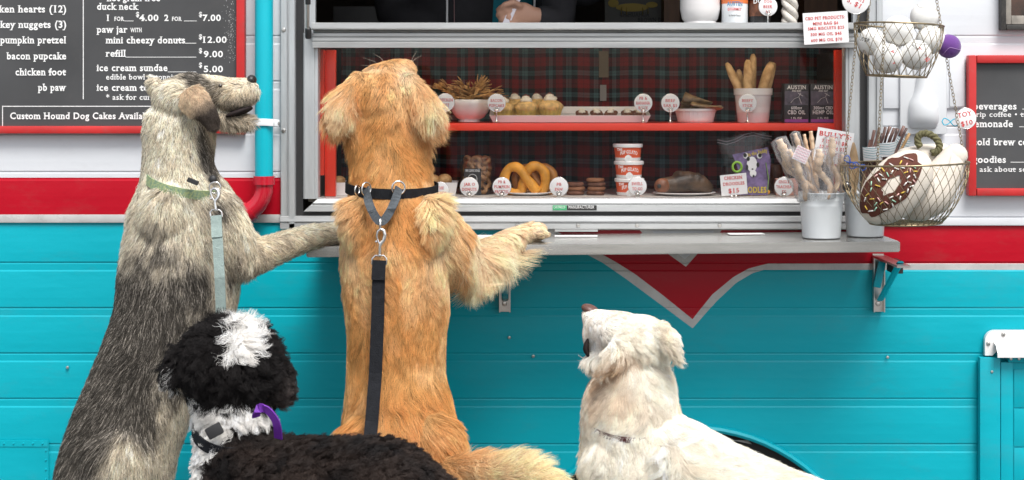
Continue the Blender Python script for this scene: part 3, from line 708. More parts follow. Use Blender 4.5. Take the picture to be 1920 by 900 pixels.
def cupcake(px, py, yy, s=1, label=''):
    s *= 1.36
    c = P(px, py, yy); zb = ZS+.011 if yy < .19 else ZS+.020; t = thing('pupcake', label, 'cupcake', (c.x, yy, zb), 'pupcakes on the tray')
    n = 32; mb = MB(); mb.lathe((c.x, yy, zb), [(0, 0), (.0165*s, 0), (.0225*s, .022*s), (.0215*s, .0215*s), (0, .018*s)], n, wob=lambda a, i: 1+.035*math.cos(16*a)); mb.build('foil_cup', FOIL, t, smooth=False)
    mb = MB(); mb.ell((c.x, yy, zb+.022*s), .0235*s, .0235*s, .0135*s, 18, noise=.04, seed=int(px)); mb.build('cake', CAKE, t, smooth='all')
    mb = MB(); mb.ell((c.x, yy, zb+.036*s), .0125*s, .0125*s, .007*s, 14, noise=.12, seed=int(px)); mb.ell((c.x-.002, yy-.002, zb+.041*s), .008*s, .008*s, .005*s, 12, noise=.12, seed=3); mb.build('frosting', CREAM, t, smooth='all')
    mb = MB(); rr = random.Random(int(px)); 
    mb.tube([(c.x-.011, yy-.002, zb+.044*s), (c.x-.002, yy-.003, zb+.048*s), (c.x+.009, yy, zb+.044*s)], .0028, 6, flat=(1, .5)); mb.build('bacon_bit', BACON, t, smooth='all')
cupcake(966, 208, .225, .95, 'pupcake at the back left of the tray'); cupcake(1007, 208, .225, .95, 'pupcake at the back in the middle of the tray group'); cupcake(1030, 208, .215, .9, 'pupcake at the back right, mostly behind its neighbour')
cupcake(944, 208, .15, .95, 'pupcake at the front left, partly behind the BACON tag'); cupcake(987, 208, .145, 1.0, 'pupcake at the front in the middle of the tray group'); cupcake(1032, 208, .145, 1.08, 'largest pupcake at the front right with foil cup')
rnd = random.Random(4)
for i, px in enumerate((1093, 1120, 1147, 1174, 1198)):
    for row in (0, 1):
        yy = .15+row*.04; x = P(px+rnd.uniform(-3, 3), 0, yy).x; zb = ZS+.013+row*.005
        lab = 'small brown bone bite with white icing, %s row, %s from the left' % (('front', 'back')[row], ('first', 'second', 'third', 'fourth', 'fifth')[i])
        t = thing('bone_bite', lab, 'dog treat', (x, yy, zb), 'iced bone bites on the tray')
        mb = MB()
        for sx in (-1, 1):
            for sy in (-1, 1): mb.ell((x+sx*.010, yy+sy*.005, zb+.008), .0075, .0065, .007, 10, noise=.06, seed=i)
        mb.box(x-.010, x+.010, yy-.006, yy+.006, zb+.001, zb+.014); mb.build('biscuit', DARKB, t, smooth='all')
        mb = MB(); mb.ell((x, yy, zb+.0155), .010, .007, .005, 12, noise=.15, seed=i+row*9); mb.build('icing', CREAM, t, smooth='all')
# ribbed dish with beef ears
y = .15; k = S(y); cx = P(1304, 0, y).x
mb = MB(); mb.lathe((cx, y, ZS), [(0, 0), (31*k, 0), (33*k, .004), (37*k, .030), (39.5*k, .031), (40*k, .038), (38*k, .038), (34*k, .006), (0, .004)], 64, wob=lambda a, i: 1+(.018*math.cos(32*a) if i in (2, 3) else 0))
tag(mb.build('dish', CERAM, smooth=False), 'round white ribbed dish on the red shelf holding folded beef ears', 'dish')
EARM = mat('dried_beef_ear', (.10, .055, .025), .45, var=.6, nscale=35, bump=.8, bscale=120, col2=(.34, .22, .10))
def sheet(rows, m, name, label, cat, th=.003, group=None):
    nr, nc = len(rows), len(rows[0]); me = bpy.data.meshes.new(name); me.from_pydata([tuple(v) for r in rows for v in r], [], [(i*nc+q, i*nc+q+1, (i+1)*nc+q+1, (i+1)*nc+q) for i in range(nr-1) for q in range(nc-1)])
    me.materials.append(m); me.polygons.foreach_set('use_smooth', [True]*len(me.polygons)); o = bpy.data.objects.new(name, me); COL.objects.link(o)
    s = o.modifiers.new('s', 'SUBSURF'); s.levels = s.render_levels = 2; q = o.modifiers.new('t', 'SOLIDIFY'); q.thickness = th
    return tag(o, label, cat, group) if label else o
rnd = random.Random(2)
for i, (x0, x1, yy, hz, label) in enumerate(((1275, 1325, .14, 172, 'tallest pale curled beef ear at the left of the dish'), (1290, 1345, .12, 190, 'dark curled beef ear at the right front of the dish'), (1272, 1310, .17, 182, 'dark beef ear at the back left of the dish'))):
    rows = []
    for a in range(5):
        t = a/4; row = []
        for b in range(5):
            s = b/4; px = x0+(x1-x0)*t; py = 206-(206-hz)*math.sin(s*2.6)*(1-.55*t)+rnd.uniform(-3, 3); row.append(P(px+12*math.sin(s*3), py, yy+.03*math.cos(s*3.2+t)))
        rows.append(row)
    sheet(rows, EARM, 'beef_ear', label, 'dog treat', .004, 'beef ears in the ribbed dish')
# pot with bread sticks
y = .15; k = S(y); cx = P(1412, 0, y).x
mb = MB(); hh = 64*k; mb.lathe((cx, y, ZS), [(0, 0), (28*k, 0), (29*k, .002), (34*k, hh*.80), (36*k, hh*.81), (36.5*k, hh), (34.5*k, hh), (31*k, hh*.3), (0, hh*.28)], 40)
tag(mb.build('pot', CERAM, smooth=True), 'tall white ceramic pot on the red shelf holding bread sticks', 'pot')
STK = mat('bread_stick', (.58, .32, .11), .7, var=.4, nscale=45, bump=.8, bscale=200, col2=(.72, .50, .26))
for (bx, by, tx, ty, yy, r, lab) in ((1402, 200, 1362, 118, .14, 7.5, 'leftmost bread stick leaning left in the white pot'), (1402, 200, 1402, 112, .125, 8.5, 'upright bread stick in the front middle of the pot'), (1408, 200, 1412, 101, .165, 8, 'tallest bread stick at the back of the pot'), (1420, 200, 1446, 116, .14, 9.5, 'thick bread stick leaning right in the white pot'), (1394, 200, 1385, 130, .18, 7, 'short bread stick at the back left of the pot'), (1428, 200, 1452, 118, .17, 7.5, 'bread stick at the far right back of the pot')):
    a, b = P(bx, by, yy), P(tx, ty, yy); mb = MB(); q = [a+(b-a)*t+Vector((rnd.uniform(-.001, .001), 0, 0)) for t in (0, .25, .5, .75, .93, 1)]
    mb.tube(q, [r*k*v for v in (.9, 1, 1.02, 1, .75, .35)], 12); tag(mb.build('bread_stick', STK, smooth='all'), lab, 'dog treat', 'bread sticks in the white pot')
# CBD boxes
BOXM = mat('black_carton', (.022, .022, .026), .45, var=.1); PURP = mat('purple_print', (.28, .05, .30), .45); MIDG = mat('grey_print', (.09, .08, .11), .5, var=.5, nscale=80)
for x0, x1, s1, s2, lab in ((1471, 1516, '600mg', 'CBD OIL', 'left black carton of CBD oil on the red shelf'), (1520, 1567, '300mg CBD', 'HEMP OIL', 'right black carton of hemp oil on the red shelf')):
    y = .12; a = P(x0, 157, y); b = P(x1, 157, y); t = thing('oil_box', lab, 'carton', (a.x, y, ZS), 'black oil cartons on the red shelf')
    mb = MB(); mb.box(a.x, b.x, y, y+.045, ZS, a.z, bev=.0008); o = mb.build('carton', BOXM, t, smooth=True)
    mb = MB(); mb.box(a.x+.0005, b.x-.0005, y-.0006, y-.0001, ZS+.001, ZS+.0095); mb.build('purple_band', PURP, o)
    mb = MB(); mb.box(a.x+.0005, b.x-.0005, y-.0006, y-.0001, P(0, 197, y).z, P(0, 171, y).z); mb.build('picture_panel', MIDG, o)
    cx = (x0+x1)/2
    mb = MB(); mb.tube([P(cx-11, 193, y-.001), P(cx-4, 185, y-.001), P(cx+4, 182, y-.001), P(cx+8, 174, y-.001)], .0012, 5, flat=(1, .3)); mb.tube([P(cx+5, 183, y-.001), P(cx+9, 194, y-.001)], .0016, 5, flat=(1, .3)); mb.tube([P(cx+3, 175, y-.001), P(cx+12, 180, y-.001)], .0022, 5, flat=(1, .3)); mb.build('figure_print', PAPER, o)
    for s, b_, c_, wd in (('AUSTIN', 167, 7, 36), ('AND KAT', 172, 3.5, 18), (s1, 205, 6, 20 if x0 < 1500 else 36), (s2, 214, 7.5, 33 if x0 < 1500 else 39), ('1 FL OZ', 223, 3.5, 20)): text(s, cx, b_, c_, y-.0012, LET, o, wd, 'c', bold=.02, serif=b_ < 180)
# the numeral 1 as a flat grey mesh before the curtain
o = text('1', 1131, 190, 34, .395, mat('dull_grey', (.30, .31, .31), .6), None, 12, 'c', bold=-.02, serif=False); tag(o, 'faint outline numeral one in front of the plaid curtain', 'number sign'); o.name = 'numeral_one'
mb = MB(); mb.box(P(1123, 0, .39).x, P(1141, 0, .39).x, .388, .392, P(0, 145, .39).z, P(0, 96, .39).z); tag(mb.build('hanging_strip', mat('dull_card', (.16, .14, .10), .7)), 'dull beige strip hanging at the top of the plaid curtain', 'strip')

# lower deck ---------------------------------------------------
def trough(x0, x1, lab, balls):
    y = .16; a, b = P(x0, 342, y-.05).x, P(x1, 342, y-.05).x; h = P(0, 342, y-.05).z-ZD; mb = MB()
    tray(mb, a, b, y-.06, y+.05, ZD, h, .006, .003); tag(mb.build('trough', CERAM), lab, 'dish')
    for px, py, r in balls:
        mb = MB(); mb.ell(P(px, py, y), r*S(y), r*S(y), r*.8*S(y), 16, noise=.03, seed=int(px)); tag(mb.build('bread_roll', MAPLE, smooth='all'), 'round baked roll lying in the %s white trough near %s' % (('left', 'its left end') if px < 700 else (('right', 'its left end') if px < 820 else ('right', 'its right end'))), 'dog treat', 'baked rolls in the white troughs')
trough(622, 690, 'white trough of baked rolls left of the golden retriever', [(636, 339, 12)])
trough(800, 858, 'white trough of baked rolls right of the golden retriever', [(812, 337, 13), (834, 337, 14)])
# jar of donuts
y = .17; k = S(y); cx = P(895, 0, y).x
t = thing('donut_jar', 'clear glass jar filled with small brown donuts and a black card on it', 'jar', (cx, y, ZD))
mb = MB(); zt = P(0, 294, y).z-ZD; mb.lathe((cx, y, ZD), [(0, .001), (31*k, .001), (33*k, .006), (33.5*k, zt*.8), (28*k, zt*.93), (28*k, zt), (26.5*k, zt), (26.5*k, zt*.93), (32*k, zt*.8), (31.5*k, .008), (0, .004)], 32); mb.build('jar', GLASS, t, smooth=True)
rnd = random.Random(8); i = 0
DON = mat('mini_donut', (.42, .20, .08), .65, var=.4, nscale=50, bump=.6, bscale=220, col2=(.56, .30, .13))
mb0 = MB(); n1 = 14
for u in range(n1):
    for v in range(8):
        a, b = 2*math.pi*u/n1, 2*math.pi*v/8; mb0.v.append(((.0105+.0058*math.cos(b))*math.cos(a), (.0105+.0058*math.cos(b))*math.sin(a), .0058*math.sin(b)))
mb0.f = [(u*8+v, ((u+1) % n1)*8+v, ((u+1) % n1)*8+(v+1) % 8, u*8+(v+1) % 8) for u in range(n1) for v in range(8)]; mb0.m = [0]*len(mb0.f)
dm = mb0.build('mini_donut', DON, smooth='all').data; bpy.data.objects.remove(bpy.data.objects['mini_donut'])
for lv in range(6):
    for q in range(6):
        a = q*1.047+lv*.5; r = .027 if q else .0
        o = bpy.data.objects.new('mini_donut', dm); COL.objects.link(o); o.location = (cx+math.cos(a)*r, y+math.sin(a)*r, ZD+.014+lv*.0155); o.rotation_euler = (rnd.uniform(.3, 1.9), rnd.uniform(-.6, .6), rnd.uniform(0, 3))
        tag(o, 'small brown ring donut inside the clear glass jar', 'dog treat', 'mini donuts in the glass jar')
mb = MB(); yy = y-.052; mb.box(P(870, 0, yy).x, P(902, 0, yy).x, yy-.001, yy, ZD, P(0, 316, yy).z); o = mb.build('jar_card', BOXM, t)
text('WE LOVE DOGS', 886, 322, 4.5, yy-.0015, LET, o, 27, 'c', bold=.01); mb = MB(); ringo(mb, P(886, 335, yy-.0015), .012, .0006); mb.build('ring_print', LET, o)
# pretzels on a plate
def plate(px, wpx, y, lab):
    k = S(y); mb = MB(); r = wpx/2*k; mb.lathe((P(px, 0, y).x, y, ZD), [(0, 0), (r*.6, 0), (r, .007), (r*.99, .0085), (r*.58, .003), (0, .003)], 40, sq=(1, .8))
    return tag(mb.build('plate', CERAM, smooth='all'), lab, 'plate')
plate(992, 86, .12, 'white oval plate under the orange pretzels')
PRZ = mat('orange_pretzel', (.62, .27, .025), .6, var=.3, nscale=30, bump=.6, bscale=160); PRB = mat('brown_pretzel', (.40, .17, .035), .45, var=.25, nscale=25)
def pretzel(ox, oy, y, s, m, lab):
    pts = [(-14, 44, 0), (2, 30, 0), (22, 8, -1), (34, -8, 0), (30, -26, 0), (12, -30, 0), (0, -14, 0), (4, 10, 0), (20, 28, 0)]
    # two loops crossing low
    A = [(4, 22, .004), (-2, -4, .004), (-16, -24, 0), (-36, -22, 0), (-44, 0, 0), (-34, 22, .002), (-20, 26, 0), (-6, 6, -.008), (4, -18, -.006), (20, -28, 0), (34, -18, 0), (38, 4, 0), (28, 20, 0), (10, 22, -.012)]
    A = [(24, 24, -.010), (2, -2, -.010), (-14, -24, -.004), (-32, -24, 0), (-42, -6, 0), (-38, 16, 0), (-26, 26, 0), (-10, 22, .004), (-4, 2, .004), (6, -22, 0), (22, -28, 0), (36, -16, 0), (38, 6, 0), (30, 24, 0), (22, 28, 0)]
    P_ = [P(ox+a*s, oy+b*s, y+c) for a, b, c in A]; P_ = [Vector(r) for r in catmull([tuple(q) for q in P_], 5)]
    mb = MB(); mb.tube(P_, [9.6*s*S(y)*(1+.07*math.sin(q_*.7)+.03*math.sin(q_*2.3)) for q_ in range(len(P_))], 12); tag(mb.build('pretzel', m, smooth='all'), lab, 'pretzel')
pretzel(1004, 339, .155, .88, PRB, 'brown pretzel leaning behind the orange one'); pretzel(986, 338, .125, .95, PRZ, 'bright orange pretzel standing in front on the plate')
# stacked dark cookies
for px, n, nm in ((1079, 3, 'left'), (1117, 4, 'right')):
    for i in range(n):
        y = .13; mb = MB(); z = ZD+.0002+i*.0115; r = 17*S(y); pts = []
        mb.lathe((P(px+random.Random(i*7+px).uniform(-1.5, 1.5), 0, y).x, y, z), [(0, 0), (r*.9, .0004), (r, .004), (r*.98, .008), (r*.85, .0108), (0, .0113)], 18, wob=lambda a, i_: 1+.07*math.cos(4*a+px)+.03*math.sin(9*a))
        tag(mb.build('paw_cookie', DARKB if i % 2 == 0 else mat('tan_cookie', (.24, .10, .045), .7, var=.3, bump=.8), smooth='all'), 'dark cookie number %s from below in the %s stack behind the PAW tag' % (('one', 'two', 'three', 'four')[i], nm), 'cookie', 'stacked dark cookies')
# gelato tubs
TUB = mat('orange_tub', (.80, .13, .05), .4, var=.04); LIDM = mat('white_lid', (.78, .78, .77), .35, var=.02)
for i, (cxp, zb) in enumerate(((1180, ZD), (1179, ZD+.0465), (1177, ZD+.093))):
    y = .12; k = S(y); x = P(cxp, 0, y).x; t = thing('gelato_tub', ('bottom', 'middle', 'top')[i]+' orange tub with white lid in the stack of three', 'tub', (x, y, zb), 'orange tubs stacked on the lower shelf')
    mb = MB(); mb.lathe((x, y, zb), [(0, 0), (23*k, 0), (26*k, .040), (0, .040)], 40); o = mb.build('cup', TUB, t, smooth=True)
    mb = MB(); mb.lathe((x, y, zb+.036), [(26.2*k, 0), (28*k, .001), (28.2*k, .008), (27*k, .010), (0, .0095)], 40); mb.build('lid', LIDM, t, smooth=True)
    mb = MB(); mb.lathe((x, y, zb), [(23.3*k, .0004), (24.1*k, .009)], 40); mb.build('white_band', LIDM, o, smooth=True)
    pb = pz(zb+.025, y-.036)
    text('THE', cxp-15, pb-2, 5, y-.0385, LET, o, 10, 'c', bold=.01); text('PUP GELATO', cxp+2, pb+3, 6.5, y-.0385, LET, o, 32, 'c', bold=.02, curve=.012)
    mb = MB(); c = P(cxp+1, pb+13, y-.038); mb.lathe(c, [(0, .0008), (.010, .0008), (.010, 0)], 16, 'y'); mb.lathe(c+Vector((0, -.0005, .005)), [(0, .001), (.006, .001), (.006, 0)], 12, 'y'); mb.build('scoop_print', LET, o)
# smoked bone on a plate
plate(1283, 118, .12, 'white oval plate under the dark smoked bone')
BON = mat('smoked_bone', (.022, .014, .010), .5, var=.8, nscale=26, bump=.9, bscale=90, col2=(.13, .075, .04)); BOE = mat('bone_end', (.20, .075, .035), .5, var=.4, nscale=40)
t = thing('smoked_bone', 'large dark smoked bone lying on the white plate', 'dog treat', P(1280, 362, .12))
mb = MB(); limb_pts = [(1238, 348, .105, 14), (1262, 346, .115, 16), (1290, 340, .125, 20), (1315, 345, .13, 17), (1334, 356, .135, 9)]
mb.tube([P(a, b, c) for a, b, c, r in limb_pts], [r*S(.12) for *_, r in limb_pts], 16); mb.ell(P(1278, 330, .13), .026, .02, .015, 14, noise=.12, seed=4); mb.ell(P(1304, 336, .125), .022, .02, .018, 14, noise=.15, seed=6); o = lump0 = mb.build('bone', BON, t, smooth='all')
m_ = o.modifiers.new('r', 'REMESH'); m_.mode = 'VOXEL'; m_.voxel_size = .003; m_.use_smooth_shade = True; m_ = o.modifiers.new('s', 'SMOOTH'); m_.iterations = 3
mb = MB(); mb.ell(P(1241, 348, .095), .021, .016, .020, 16, noise=.05); mb.build('knuckle', BOE, t, smooth='all')
mb = MB(); mb.ell(P(1236, 349, .081), .006, .004, .006, 10); mb.build('marrow_hole', LETK, t, smooth='all')
# zip bag with purple print
POLY = glass('clear_plastic', ior=1.3, rough=.15, gl=1.5)
t = thing('treat_bag', 'clear zip bag with purple label and a dog picture standing behind the price card', 'bag', (P(1398, 0, .13).x, .13, ZD))
rows = []
for a, (py, x0, x1, dd) in enumerate(((255, 1343, 1449, 0), (268, 1345, 1447, .002), (285, 1352, 1444, .008), (320, 1360, 1446, .018), (350, 1362, 1448, .02), (369, 1360, 1448, .008))):
    rows.append([P(x0+(x1-x0)*q/6, py+6*math.sin(q*1.3)-(q*2 if py < 290 else 0), .12-dd*math.sin(math.pi*q/6)+.001*math.sin(q*5+a*3)) for q in range(7)])
o = sheet(rows, POLY, 'bag_film', None, None, .0004); par(o, t)
for pz_ in (262, 267):
    mb = MB(); mb.tube([P(1345+q*17, pz_+6*math.sin(q*1.3)-q*2, .118) for q in range(7)], .0009, 5); mb.build('zip_seal', mat('pale_zip', (.45, .42, .48), .3), t, smooth='all')
VIO = mat('violet_label', (.17, .12, .25), .35, var=.5, nscale=60, coat=.3); LIME = mat('lime_print', (.25, .48, .05), .4)
pl_ = [(1374, 290), (1440, 276), (1446, 300), (1444, 330), (1440, 366), (1378, 366), (1386, 320)]
mb = MB(); mb.prism([((P(a, b, .088)).x, (P(a, b, .088)).z) for a, b in pl_], .094, .0955); lb = mb.build('label', VIO, t)
mb = MB(); ringo(mb, P(1382, 313, .093), .012, .0035, sy=1.1); mb.build('lime_ring', LIME, lb, smooth='all')
mb = MB(); mb.tube([P(1436, 305, .093), P(1441, 335, .093), P(1439, 360, .093)], .003, 5, flat=(1, .3)); mb.build('lime_streak', LIME, lb)
mb = MB()   # dog portrait: plain printed head shape
for (a, b, rx, rz) in ((1410, 308, .014, .021), (1398, 292, .007, .008), (1424, 292, .007, .008), (1412, 325, .009, .010)): mb.ell(P(a, b, .0925), rx, .0006, rz, 14)
mb.build('dog_print', PAPER, lb, smooth=True)
mb = MB()
for (a, b, rx, rz) in ((1403, 298, .0045, .006), (1418, 297, .002, .002), (1411, 317, .003, .002), (1397, 291, .005, .006), (1425, 291, .005, .006), (1421, 309, .004, .007), (1401, 314, .003, .008), (1413, 330, .003, .003)): mb.ell(P(a, b, .0918), rx, .0004, rz, 10)
mb.build('dog_print_spot', LETK, lb, kind='stuff')
YEL = mat('yellow_print', (.65, .50, .05), .45); 
text('in the Paddy', 1421, 289, 7, .0915, YEL, lb, 38, 'c', bold=.02, rot=13); text('OODLES', 1415, 361, 11, .0915, YEL, lb, 44, 'c', bold=.03)
mb = MB(); 
for i in range(9): mb.ell(P(1384+i*7, 366-(i % 3)*3, .104), .006, .004, .006, 8, noise=.2, seed=i)
mb.build('orange_crumbs', mat('orange_treats', (.72, .32, .04), .5, var=.4), t, smooth='all', kind='stuff')
# price card
def card(pts, y, name, label, lines, cat='price card', tilt=0, th=.0012, m=PAPER):
    mb = MB(); mb.prism([(P(a, b, y).x, P(a, b, y).z) for a, b in pts], y, y+th); t = thing(name, label, cat, P(pts[0][0], pts[0][1], y)); o = mb.build('card', m, t)
    for s, x, b, c, wd, mm in lines: text(s, x, b, c, y-.0008, mm, o, wd, 'c', bold=.015, rot=tilt)
    return t
t = card([(1350, 329), (1399, 324), (1402, 363), (1353, 368)], .055, 'price_card', 'white square card reading CHICKEN DROODLES in front of the zip bag', [('CHICKEN', 1375, 336, 6, 34, LETR), ('DROODLES', 1376, 347, 6, 40, LETR), ('$15', 1376, 361, 8, 20, LETR)], tilt=4)
for dx in (-4, 4):
    mb = MB(); mb.ell(P(1376+dx, 368, .05), .004, .004, .004, 8); mb.build('clip', CHROME, t, smooth='all')
mb = MB(); mb.box(P(1455, 0, .1).x, P(1497, 0, .1).x, .10, .13, ZD, ZD+.045, bev=.003); tag(mb.build('treat_box', mat('pink_card', (.55, .30, .25), .6), smooth=True), 'low pinkish box behind the TRACHEA tag', 'carton')
mb = MB(); y = .2; mb.lathe((P(1452, 0, y).x, y, ZD), [(0, 0), (.022, 0), (.023, .08), (0, .082)], 20); tag(mb.build('dark_canister', mat('brown_canister', (.10, .05, .035), .4, var=.6, nscale=30), smooth=True), 'dark brown canister between the zip bag and the TRACHEA tag', 'canister')

# ---------------------------------------------------------------- on the sill
def cyl(name, px0, px1, ptop, y, zb, prof, m, lab, cat, n=36):
    k = S(y); x = P((px0+px1)/2, 0, y).x; r = (px1-px0)/2*k; h = P(0, ptop, y).z-zb; mb = MB(); mb.lathe((x, y, zb), [(a*r, b*h) for a, b in prof], n)
    o = mb.build(name, m, None, smooth=True); return tag(o, lab, cat) if lab else (o, x, r, h)
cyl('crock', 1275, 1350, -30, .13, ZT, [(0, 0), (.80, 0), (.84, .10), (.80, .14), (.90, .2), (1, .42), (1, .9), (1.06, .92), (1.06, 1), (.95, 1), (.9, .5), (0, .2)], CERAM, 'large white crock standing on the sill left of the bottles', 'crock')
def bottle(px0, px1, m, lab, lines, bandm, y=.12):
    x = P((px0+px1)/2, 0, y).x; t = thing('bottle', lab, 'bottle', (x, y, ZT)); o, x, r, h = cyl('bottle_body', px0, px1, -45, y, ZT, [(0, 0), (.96, 0), (1, .04), (1, .72), (.9, .80), (.45, .88), (.45, 1), (0, 1)], m, None, None); par(o, t)
    mb = MB(); z0 = P(0, bandm[1], y-r).z; z1 = P(0, bandm[2], y-r).z; mb.lathe((x, y, 0), [(r*1.015, z1), (r*1.015, z0)], 36); o2 = mb.build('label', bandm[0], t, smooth=True)
    for s, b, c, wd, mm in lines: text(s, (px0+px1)/2, b, c, y-r*1.03, mm, o2, wd, 'c', bold=.02, curve=.006)
    return t, r
ORL = mat('orange_label', (.75, .20, .06), .4); BLU = mat('blue_print', (.03, .20, .38), .4); BRN = mat('brown_label', (.16, .06, .03), .5, var=.6, nscale=90)
t, r = bottle(1353, 1402, BUCK, 'white bottle with orange top label and blue lettering on the sill', [('AUSTIN', 10, 8, 30, BLU), ('GOURMET', 19, 5, 26, LETR), ('Barbecue Sauce', 30, 3.5, 22, LETK)], (ORL, -20, 6))
t, r = bottle(1405, 1445, mat('dark_bottle', (.02, .02, .022), .2, coat=.4), 'dark bottle with brown and blue label on the sill behind a tag', [('DOG', 6, 9, 24, LET)], (BRN, 2, 30))
round_tag(1440, 12, [('DOG', 14), ('BEER', 17), ('$7', 8)], 'round tag reading DOG BEER in front of the dark bottle on the sill', .07, 17.5, ZT, None, gap=10)
ROPE = mat('white_rope', (.68, .64, .58), .9, var=.15, nscale=60, bump=.8, bscale=200)
t = thing('rope_toy', 'white knotted rope toy standing on the sill beside the dark bottle', 'rope toy', (P(1482, 0, .11).x, .11, ZT))
for s_ in range(3):
    mb = MB(); pts = [Vector((P(1482, 0, .11).x+.014*math.sin(i*.55+s_*2.09), .12+.010*math.cos(i*.55+s_*2.09), ZT+.009+i*.007)) for i in range(20)]; mb.tube(pts, .0095, 10); mb.build('strand', ROPE, t, smooth='all')
# hanging card with prices
card([(1505, 25), (1589, 20), (1592, 79), (1508, 84)], -.062, 'price_card', 'white card listing CBD pet products taped over the right end of the sill',
     [('CBD PET PRODUCTS:', 1547, 36, 6, 74, LETR), ('MINI BAG $6', 1548, 46, 5.5, 48, LETR), ('5MG BISCUITS $25', 1549, 55, 5.5, 68, LETR), ('300 MG OIL $45', 1549, 66, 5.5, 58, LETR), ('600 MG OIL $70', 1550, 77, 5.5, 58, LETR)], tilt=3)
mb = MB(); 
# interior dim things
WOOD = mat('brown_wood', (.12, .055, .025), .55, var=.3, nscale=10, stretch=(6, 6, .6)); KR = mat('yellow_poster_print', (.42, .30, .05), .6); PB_ = mat('dark_poster', (.10, .10, .09), .6, var=.3)
def ibox(name, px0, px1, py0, py1, y0, y1, m, lab=None, cat=None):
    a, b = P(px0, py0, y0), P(px1, py1, y0); mb = MB(); mb.box(a.x, b.x, y0, y1, b.z, a.z); o = mb.build(name, m); return tag(o, lab, cat) if lab else o
ibox('cupboard_panel', 1245, 1274, -160, 60, 1.0, 1.5, WOOD, 'brown wooden cupboard edge behind the poster inside the trailer', 'cupboard')
ibox('red_cupboard', 1508, 1570, -160, 60, .9, 1.3, WOOD, 'reddish wooden cupboard at the right inside the serving opening', 'cupboard')
ibox('toaster', 625, 722, 12, 70, .9, 1.2, mat('dark_appliance', (.03, .028, .03), .3, var=.5), 'dark metal box on the inner counter left of the worker', 'appliance')
ibox('paper_stack', 715, 748, 18, 62, .85, .9, mat('grey_box', (.14, .13, .12), .6), 'grey box beside the dark appliance inside the trailer', 'box')
t = thing('dog_poster', 'dim poster with a yellow dog on the inner wall of the trailer', 'poster', P(1190, 50, 1.1)); o = ibox('poster_sheet', 1134, 1250, -60, 44, 1.1, 1.105, PB_); par(o, t)
mb = MB(); yy = 1.098
for a, b, rx, rz in ((1185, 14, .055, .014), (1150, 6, .018, .014), (1222, 9, .02, .010)): mb.ell(P(a, b, yy), rx, .001, rz, 14)
for a, b in ((1165, 28), (1175, 28), (1205, 28), (1215, 26)): mb.tube([P(a, 14, yy), P(a, b, yy)], .006, 6, flat=(1, .2))
mb.build('dog_print', KR, o, kind='stuff'); text('CHIHUAHUA', 1190, 31, 8, yy-.002, LETK, o, 56, 'c'); text('BROWN DO', 1222, 41, 8, yy-.002, LETK, o, 52, 'c')

# ---------------------------------------------------------------- pails, chews and card on the counter
def zc(px): return P(0, 461, -.30).z-.002+(P(0, 451, -.30).z-P(0, 461, -.30).z)*(px-574)/1114+.0004
pails = []
for cxp, y, w1, lab in ((1540, -.20, 42.5, 'left white enamel pail holding twisted chews at the right end of the counter'), (1622, -.16, 41, 'right white enamel pail holding dark jerky sticks behind the lower basket')):
    k = S(y); x = P(cxp, 0, y).x; z0 = zc(cxp)+.001; h = P(0, 360, y).z-z0; mb = MB(); w_ = w1*k
    mb.lathe((x, y, z0), [(0, .002), (w_*.80, .002), (w_*.82, 0), (w_*.83, .003), (w_*.925, h*.70), (w_*.935, h*.712), (w_*.933, h*.725), (w_*.965, h*.82), (w_*.975, h*.832), (w_*.973, h*.845), (w_*.995, h*.97), (w_*1.02, h*.978), (w_*1.02, h), (w_*.99, h), (w_*.93, h*.8), (0, h*.78)], 48)
    tag(mb.build('pail', BUCK, smooth='all'), lab, 'pail', 'white pails on the counter'); pails.append((x, y, z0, h, w_, k))
def film():
    m = glass('cellophane', ior=1.3, rough=.15, gl=.5); t = m.node_tree; o = next(n for n in t.nodes if n.type == 'OUTPUT_MATERIAL'); s_ = o.inputs[0].links[0].from_socket
    d = t.nodes.new('ShaderNodeBsdfDiffuse'); d.inputs[0].default_value = (.85, .85, .88, 1); n = t.nodes.new('ShaderNodeTexNoise'); n.inputs['Scale'].default_value = 60
    r = t.nodes.new('ShaderNodeMapRange'); r.inputs[1].default_value = .5; r.inputs[2].default_value = .75; r.inputs[3].default_value = .05; r.inputs[4].default_value = .5; t.links.new(n.outputs[0], r.inputs[0])
    x = t.nodes.new('ShaderNodeMixShader'); t.links.new(r.outputs[0], x.inputs[0]); t.links.new(s_, x.inputs[1]); t.links.new(d.outputs[0], x.inputs[2]); t.links.new(x.outputs[0], o.inputs[0]); return m
CHEW = mat('tan_twisted_chew', (.72, .46, .28), .35, var=.3, nscale=30, bump=.5, bscale=150, coat=.25, col2=(.85, .66, .46))
WRAP = film(); CHV = mat('pink_chevron_band', (.76, .74, .75), .5)
def chew(bx, by, tx, ty, yb, yt, r, lab, amp=5, turns=2.0, ph=0, w=True):
    t = thing('twisted_chew', lab, 'dog treat', P(bx, by, yb), 'twisted chews wrapped in clear film'); a, b = P(bx, by, yb), P(tx, ty, yt); d = b-a; u = d.cross(Vector((0, 1, 0))).normalized(); v = d.cross(u).normalized(); n = 26
    pts = [a+d*(i/n)+(u*math.cos(ph+turns*6.28*i/n)+v*math.sin(ph+turns*6.28*i/n))*amp*.0013*math.sin(math.pi*min(1, .15+i/n)) for i in range(n+1)]
    mb = MB(); mb.tube(pts, [r*.00172*(1 if 2 < i < n-2 else .8)*(1+.12*math.sin(i*1.7)) for i in range(n+1)], 9, flat=(1, .62)); c = mb.build('chew', CHEW, t, smooth='all')
    if w:
        mb = MB(); mb.tube([a+d*(i/8) for i in range(9)]+[b+d.normalized()*.006], [(r+amp)*.0013*(1.06+.08*math.sin(i*2.3)) for i in range(9)]+[.003], 9); mb.build('wrapper', WRAP, t, smooth='all')
    return t
